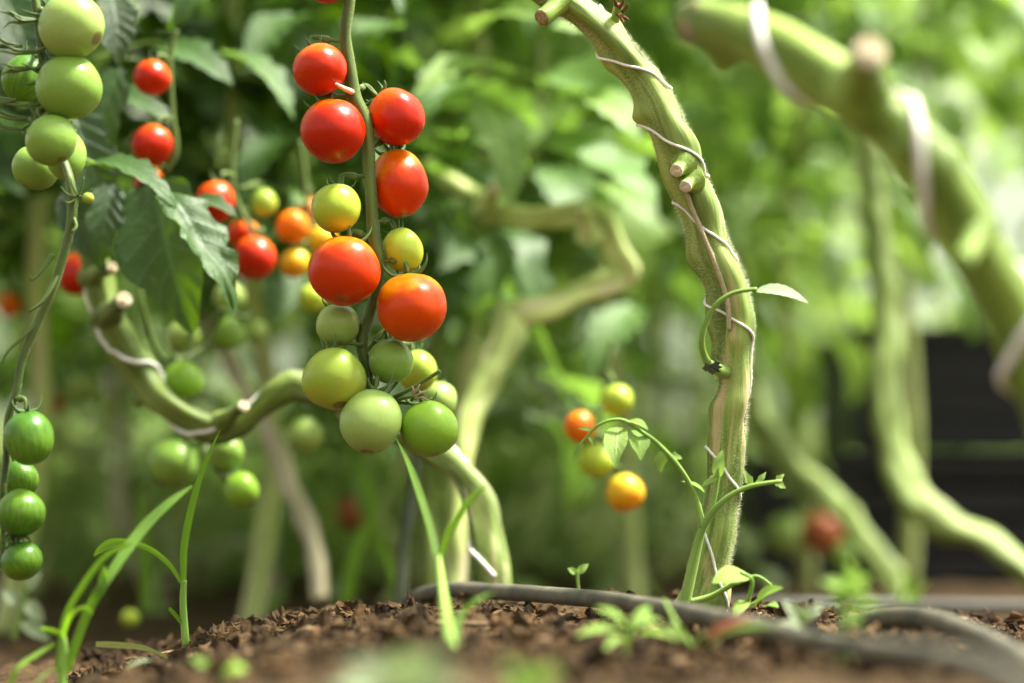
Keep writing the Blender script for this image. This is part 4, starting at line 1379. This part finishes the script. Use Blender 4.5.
grass('soft blurred clump of long grass leaning right at lower left',
      [([(66, 672, D2, 10), (88, 612, D2, 11), (108, 578, D2, 11), (140, 532, D2 + .02, 13), (168, 504, D2 + .03, 10), (192, 486, D2 + .04, 2)], dict(fold=.3, ti=.4)),
       ([(58, 672, D2, 7), (64, 622, D2, 8), (80, 590, D2, 8), (104, 558, D2, 7), (128, 545, D2, 4), (134, 543, D2, 1)], dict(fold=.3, ti=.5)),
       ([(62, 640, D2, 5), (70, 616, D2 - .01, 6), (84, 608, D2 - .01, 6), (92, 614, D2 - .01, 3)], dict(fold=.3, ti=.6)),
       ([(62, 634, D2, 5), (50, 630, D2 - .01, 6), (40, 628, D2 - .01, 2)], dict(fold=.3, ti=.8)),
       ([(54, 644, D2, 5), (34, 656, D2 - .01, 6), (18, 668, D2 - .02, 6), (8, 690, D2 - .02, 6)], dict(fold=.3, ti=.9)),
       ([(60, 668, D2, 5), (46, 672, D2 - .03, 7), (34, 684, D2 - .04, 7)], dict(fold=.3, ti=.9)),
       ([(100, 594, D2, 8), (103, 584, D2, 12), (104, 574, D2, 10), (104, 566, D2, 2)], dict(fold=.4, ti=.9))],
      [[(62, 690, D2, 9), (62, 672, D2, 9), (64, 650, D2, 8), (62, 630, D2, 5)]])
grass('forked grass shoot right in front of the lowest green tomatoes',
      [([(438, 560, 1.12, 8), (430, 525, 1.14, 9), (418, 488, 1.17, 9), (408, 462, 1.2, 6), (396, 438, 1.22, 1)], dict(fold=.35, ti=.6)),
       ([(438, 562, 1.12, 7), (448, 534, 1.12, 9), (464, 508, 1.12, 9), (476, 494, 1.12, 6), (486, 486, 1.12, 1)], dict(fold=.35, ti=.7)),
       ([(461, 650, 1.03, 6), (458, 628, 1.04, 7), (464, 612, 1.05, 8), (478, 600, 1.05, 7), (494, 592, 1.06, 1)], dict(fold=.3, ti=.7))],
      [[(456, 668, .98, 14), (450, 640, 1.01, 13), (444, 600, 1.07, 9), (438, 556, 1.12, 7)]])
grass('blurred broad bright grass leaves behind the tan stem',
      [([(346, 604, 1.72, 12), (352, 565, 1.72, 16), (362, 535, 1.72, 15), (374, 515, 1.72, 4)], dict(ti=.9)), ([(378, 560, 1.8, 8), (372, 510, 1.8, 14), (360, 470, 1.8, 12), (350, 440, 1.8, 3)], dict(ti=.6)), ([(396, 600, 1.75, 8), (388, 560, 1.75, 9), (376, 530, 1.75, 3)], dict(ti=.6))])
grass('faint blurred upright grass behind the sharp seedling at left',
      [([(144, 612, 1.65, 8), (145, 570, 1.65, 14), (143, 530, 1.65, 13), (140, 490, 1.65, 4)], dict(ti=.5)), ([(156, 612, 1.68, 8), (158, 580, 1.68, 8), (162, 555, 1.68, 2)], dict(ti=.5))])
grass('blurred short bright grass behind the second hose',
      [([(900, 606, 1.7, 5), (905, 590, 1.7, 7), (916, 574, 1.7, 2)], dict(ti=.8)), ([(912, 606, 1.7, 5), (910, 585, 1.7, 7), (900, 568, 1.7, 2)], dict(ti=.6)), ([(916, 606, 1.7, 4), (920, 590, 1.7, 5), (930, 580, 1.7, 1)], dict(ti=.6))])

o = MB(); ribbon(o, pxpath([(96, 644, 1.2, 5), (118, 645, 1.2, 6), (140, 647, 1.2, 5), (156, 652, 1.2, 3), (168, 658, 1.2, 2)]), fold=.5)
t_ = o.build('grass_leaf', mat_leaf('yellowing_blade', (.30, .36, .08), (.50, .48, .18), (.4, .5, .1), tw=.3, vein=.1), None, origin=P(168, 658, 1.2)); tag(t_, 'fallen yellow green grass blade sticking out over the bed edge', 'grass blade')
o = MB(); leaflet(o, P(120, 672, 1.1), P(152, 658, 1.1), Vector((0, -.4, 1)), M(4, 1.1), bow=.1, lobes=0, ti=.8)
tag(o.build('fallen_leaf', WEEDP, None, origin=P(120, 672, 1.1)), 'narrow pale green leaf scrap lying on the soil near the fallen blade', 'leaf')


def weed(label, stems, leaves, mat=WEED, cat='weed', smat=None, name='weed'):
    e = empty(name, P(*stems[0][0][:3]))
    tag(e, label, cat)
    for s in stems:
        m = MB(); tube(m, pxpath(s), seg=8, n=6); m.build('stem', smat or S_THIN, e)
    for (a, b, W, nrm, ti, *rest) in leaves:
        m = MB()
        kw = dict(lobes=0, bow=.12, fold=.25, nu=12, nv=3, quilt=.006)
        mt = mat
        if rest:
            kw.update(rest[0])
            mt = kw.pop('mat', mat)
        leaflet(m, P(*a), P(*b), Vector(nrm), M(W, a[2]), ti=ti, seed=a[0] % 6, **kw)
        m.build('leaf', mt, e)
    return e


D3 = 1.225
nF = (0, -1, .4)
weed('tomato side shoot with small leaves forking at the foot of the sharp vine',
     [[(684, 606, D3, 12), (692, 570, D3, 11), (703, 528, D3, 8), (722, 502, D3 - .004, 6), (748, 487, D3 - .006, 5), (782, 481, D3 - .008, 4)],
      [(703, 528, D3, 8), (694, 494, D3, 6), (678, 466, D3 - .004, 5.5), (658, 444, D3 - .006, 5), (642, 432, D3 - .006, 4), (622, 420, D3 - .005, 4), (600, 424, D3 - .004, 3), (584, 440, D3, 2.5), (575, 452, D3, 2)],
      [(690, 602, D3, 7), (712, 596, D3, 6), (736, 582, D3 - .004, 5)],
      [(712, 512, D3, 4), (716, 492, D3, 4), (720, 466, D3, 3)]],
     [((618, 424, D3), (615, 464, D3 - .018), 14, (-.2, -1, .25), .9, dict(lobes=2, lobe=.06)),
      ((636, 428, D3), (641, 458, D3 - .014), 12, (.2, -1, .4), .6, dict(lobes=2, lobe=.1)),
      ((626, 420, D3), (648, 428, D3 - .01), 7, (.2, -.6, .8), .8),
      ((662, 450, D3), (660, 472, D3), 7, (-.2, -.9, .3), .7, dict(lobes=2)),
      ((668, 456, D3), (682, 458, D3), 5, nF, .9, dict(lobes=2)),
      ((706, 492, D3), (682, 480, D3), 4, (0, -.5, 1), .9),
      ((717, 480, D3), (722, 450, D3), 7, (-.3, -.9, .1), .9),
      ((719, 476, D3), (702, 486, D3), 4, (-.3, -.9, .4), .7, dict(lobes=2)),
      ((752, 488, D3), (744, 470, D3), 4.5, nF, .8, dict(lobes=2)),
      ((756, 486, D3), (766, 472, D3), 3.5, nF, .8, dict(lobes=2)),
      ((774, 482, D3), (786, 488, D3), 4, nF, .9, dict(lobes=2)),
      ((776, 482, D3), (784, 474, D3), 3.5, nF, .9, dict(lobes=2)),
      ((584, 440, D3), (572, 462, D3), 3, nF, .5), ((592, 430, D3), (578, 428, D3), 2.5, nF, .5), ((588, 436, D3), (596, 446, D3), 2.5, nF, .5)],
     name='side_shoot', cat='shoot')
weed('round leaved seedling on the soil right at the foot of the sharp vine',
     [[(742, 612, 1.2, 4), (748, 600, 1.195, 4), (752, 580, 1.19, 4), (740, 572, 1.19, 3)], [(748, 606, 1.2, 4), (760, 600, 1.2, 3), (776, 588, 1.2, 3)], [(736, 584, 1.2, 4), (756, 576, 1.2, 3), (772, 586, 1.2, 3)]],
     [((752, 574, 1.195), (714, 580, 1.18), 15, (0, -.7, .8), .9, dict(shape=1.0, fold=.1)), ((752, 608, 1.195), (780, 586, 1.18), 12, (.2, -.7, .7), .9, dict(shape=.9)), ((748, 600, 1.195), (734, 616, 1.18), 8, (0, -.7, .8), .8, dict(shape=1.0)),
      ((764, 606, 1.2), (778, 606, 1.19), 7, (0, -.5, .8), .8)], mat=WEED, name='seedling', cat='seedling')
weed('tiny sprout standing behind the black hose', [[(580, 600, 1.31, 3), (578, 585, 1.31, 3), (577, 572, 1.31, 3)]],
     [((577, 574, 1.31), (568, 568, 1.31), 4, nF, .7), ((577, 574, 1.31), (588, 564, 1.31), 4.5, nF, .9)], name='seedling', cat='seedling')
weed('blurred low rosette weed with pale green leaves on the near soil',
     [[(625, 655, 1.02, 5), (628, 640, 1.02, 5), (632, 622, 1.02, 4)]],
     [((630, 630, 1.02), (598, 606, 1.01), 8, (0, -.6, .8), 1.0), ((630, 632, 1.02), (578, 632, 1.0), 8, (0, -.6, .8), .9), ((632, 630, 1.02), (650, 604, 1.03), 7, (0, -.8, .6), .9), ((632, 634, 1.02), (676, 636, 1.0), 7, (0, -.6, .8), 1.0),
      ((632, 626, 1.02), (662, 618, 1.03), 6, (0, -.6, .8), .9), ((628, 640, 1.02), (604, 648, .99), 6, (0, -.6, .8), .7)], mat=WEED)
weed('blurred reddish leaf on a short weed lying against the hose',
     [[(690, 648, 1.0, 4), (698, 640, 1.0, 4), (704, 634, .995, 3)], [(664, 600, 1.08, 3), (676, 622, 1.05, 4), (690, 644, 1.02, 4)]],
     [((704, 640, .995), (750, 616, .98), 8, (-.2, -.7, .7), .8, dict(mat=WEEDR)), ((704, 646, .995), (772, 622, .97), 5, (0, -.6, .8), .6), ((686, 640, 1.0), (668, 622, 1.0), 6, nF, .9)])
weed('blurred bright bushy weed standing near the lens at lower right',
     [[(838, 668, .95, 6), (842, 640, .95, 6), (846, 610, .95, 5), (850, 580, .95, 4)], [(844, 625, .95, 4), (860, 606, .95, 4), (872, 596, .95, 3)]],
     [((848, 592, .95), (822, 580, .94), 9, nF, .9), ((850, 590, .95), (872, 576, .94), 9, nF, 1.0), ((850, 584, .95), (848, 562, .94), 9, nF, .9), ((848, 604, .95), (828, 600, .94), 9, nF, .8), ((850, 604, .95), (882, 604, .94), 9, nF, .9),
      ((846, 614, .95), (862, 624, .94), 9, nF, .7), ((846, 600, .95), (866, 590, .93), 9, (0, -.6, .8), 1.0), ((842, 640, .95), (824, 648, .94), 6, nF, .7), ((842, 645, .95), (852, 660, .94), 6, nF, .7), ((850, 598, .95), (834, 584, .93), 8, (0, -.6, .8), 1.0)])
weed('blurred pale weed leaves on the bed behind the bushy weed',
     [[(800, 640, 1.08, 4), (802, 625, 1.08, 4), (804, 612, 1.08, 4)]],
     [((803, 622, 1.08), (784, 600, 1.08), 8, nF, .9), ((803, 620, 1.08), (822, 604, 1.08), 8, nF, .9), ((803, 626, 1.08), (780, 622, 1.07), 6, nF, .7)], mat=WEEDP)
weed('blurred small green weed beside the fallen green tomato',
     [[(216, 690, .99, 5), (214, 676, .99, 5), (210, 664, .99, 4)]],
     [((212, 670, .99), (192, 658, .98), 8, nF, .9), ((214, 668, .99), (236, 660, .98), 7, nF, .9), ((214, 676, .99), (198, 682, .98), 6, nF, .6)], mat=WEED)
weed('very blurred near weed along the bottom edge under the forked grass',
     [[(405, 720, .72, 6), (402, 700, .72, 6), (400, 680, .72, 5)], [(380, 720, .74, 6), (372, 690, .74, 5)]],
     [((400, 688, .72), (350, 662, .71), 16, nF, .5), ((402, 686, .72), (450, 652, .71), 16, nF, .7), ((400, 684, .72), (404, 650, .71), 15, nF, .6), ((374, 694, .74), (330, 690, .73), 14, nF, .5), ((404, 694, .72), (470, 684, .71), 15, nF, .6)], mat=WEEDP)
weed('very blurred near weed on the bottom edge right of the forked grass',
     [[(530, 720, .76, 6), (532, 700, .76, 6), (536, 672, .76, 5)]],
     [((534, 690, .76), (505, 660, .75), 12, nF, .5), ((534, 690, .76), (560, 668, .75), 12, nF, .7), ((534, 694, .76), (500, 690, .75), 10, nF, .5)], mat=WEED)
weed('blurred dusty weed low in the left corner on the far soil',
     [[(14, 640, 1.5, 5), (22, 610, 1.5, 5), (26, 585, 1.5, 4)]],
     [((22, 605, 1.5), (2, 590, 1.5), 9, nF, .8), ((24, 600, 1.5), (44, 622, 1.5), 9, nF, .9), ((25, 592, 1.5), (40, 572, 1.5), 8, nF, .8), ((20, 620, 1.5), (50, 640, 1.5), 9, nF, .6)], mat=WEEDP)

# bark pieces and pebbles one can tell apart
def piece(name, label, px, py, d, s, mat, rot, cat):
    m = MB()
    off = Vector((px * .1, 0, 0))
    q = Quaternion((0, 1, 0), rot) @ Quaternion((1, 0, 0), .4)
    c = P(px, py, d)
    vs = []
    for pt in ICO_V:
        kk = 1 + .45 * noise.noise(pt * 1.4 + off)
        vs.append(c + q @ Vector((pt.x * s[0] * kk, pt.y * s[1] * kk, pt.z * s[2] * kk)))
    m.add(vs, ICO_F, None, .5)
    tag(m.build(name, mat, None, origin=c), label, cat)


TANCHIP = mat_plain('tan_chip', (.40, .28, .18), .9, .2, 300, c2=(.20, .12, .07), bmp=.7)
piece('bark_piece', 'pale brown piece of bark on the bed edge left of the forked grass', 178, 663, 1.14, (.008, .004, .0022), TANCHIP, -.35, 'bark')
piece('bark_piece', 'small tan wood chip on the crest of the bed under the ripe truss', 387, 614, 1.27, (.0042, .003, .0018), TANCHIP, .1, 'bark')
piece('bark_piece', 'dark curled bark fragment on the bed slope beside the grass seedling', 208, 648, 1.18, (.006, .003, .002), CHIP, -.7, 'bark')
m = MB(); tube(m, pxpath([(410, 608, 1.26, 2.5), (430, 612, 1.26, 3), (448, 616, 1.26, 2.5), (464, 620, 1.26, 2)]), seg=6, n=4, rough=.3)
tag(m.build('dry_straw', TANCHIP, None, origin=P(410, 608, 1.26)), 'thin dry straw lying on the soil near the forked grass', 'straw')
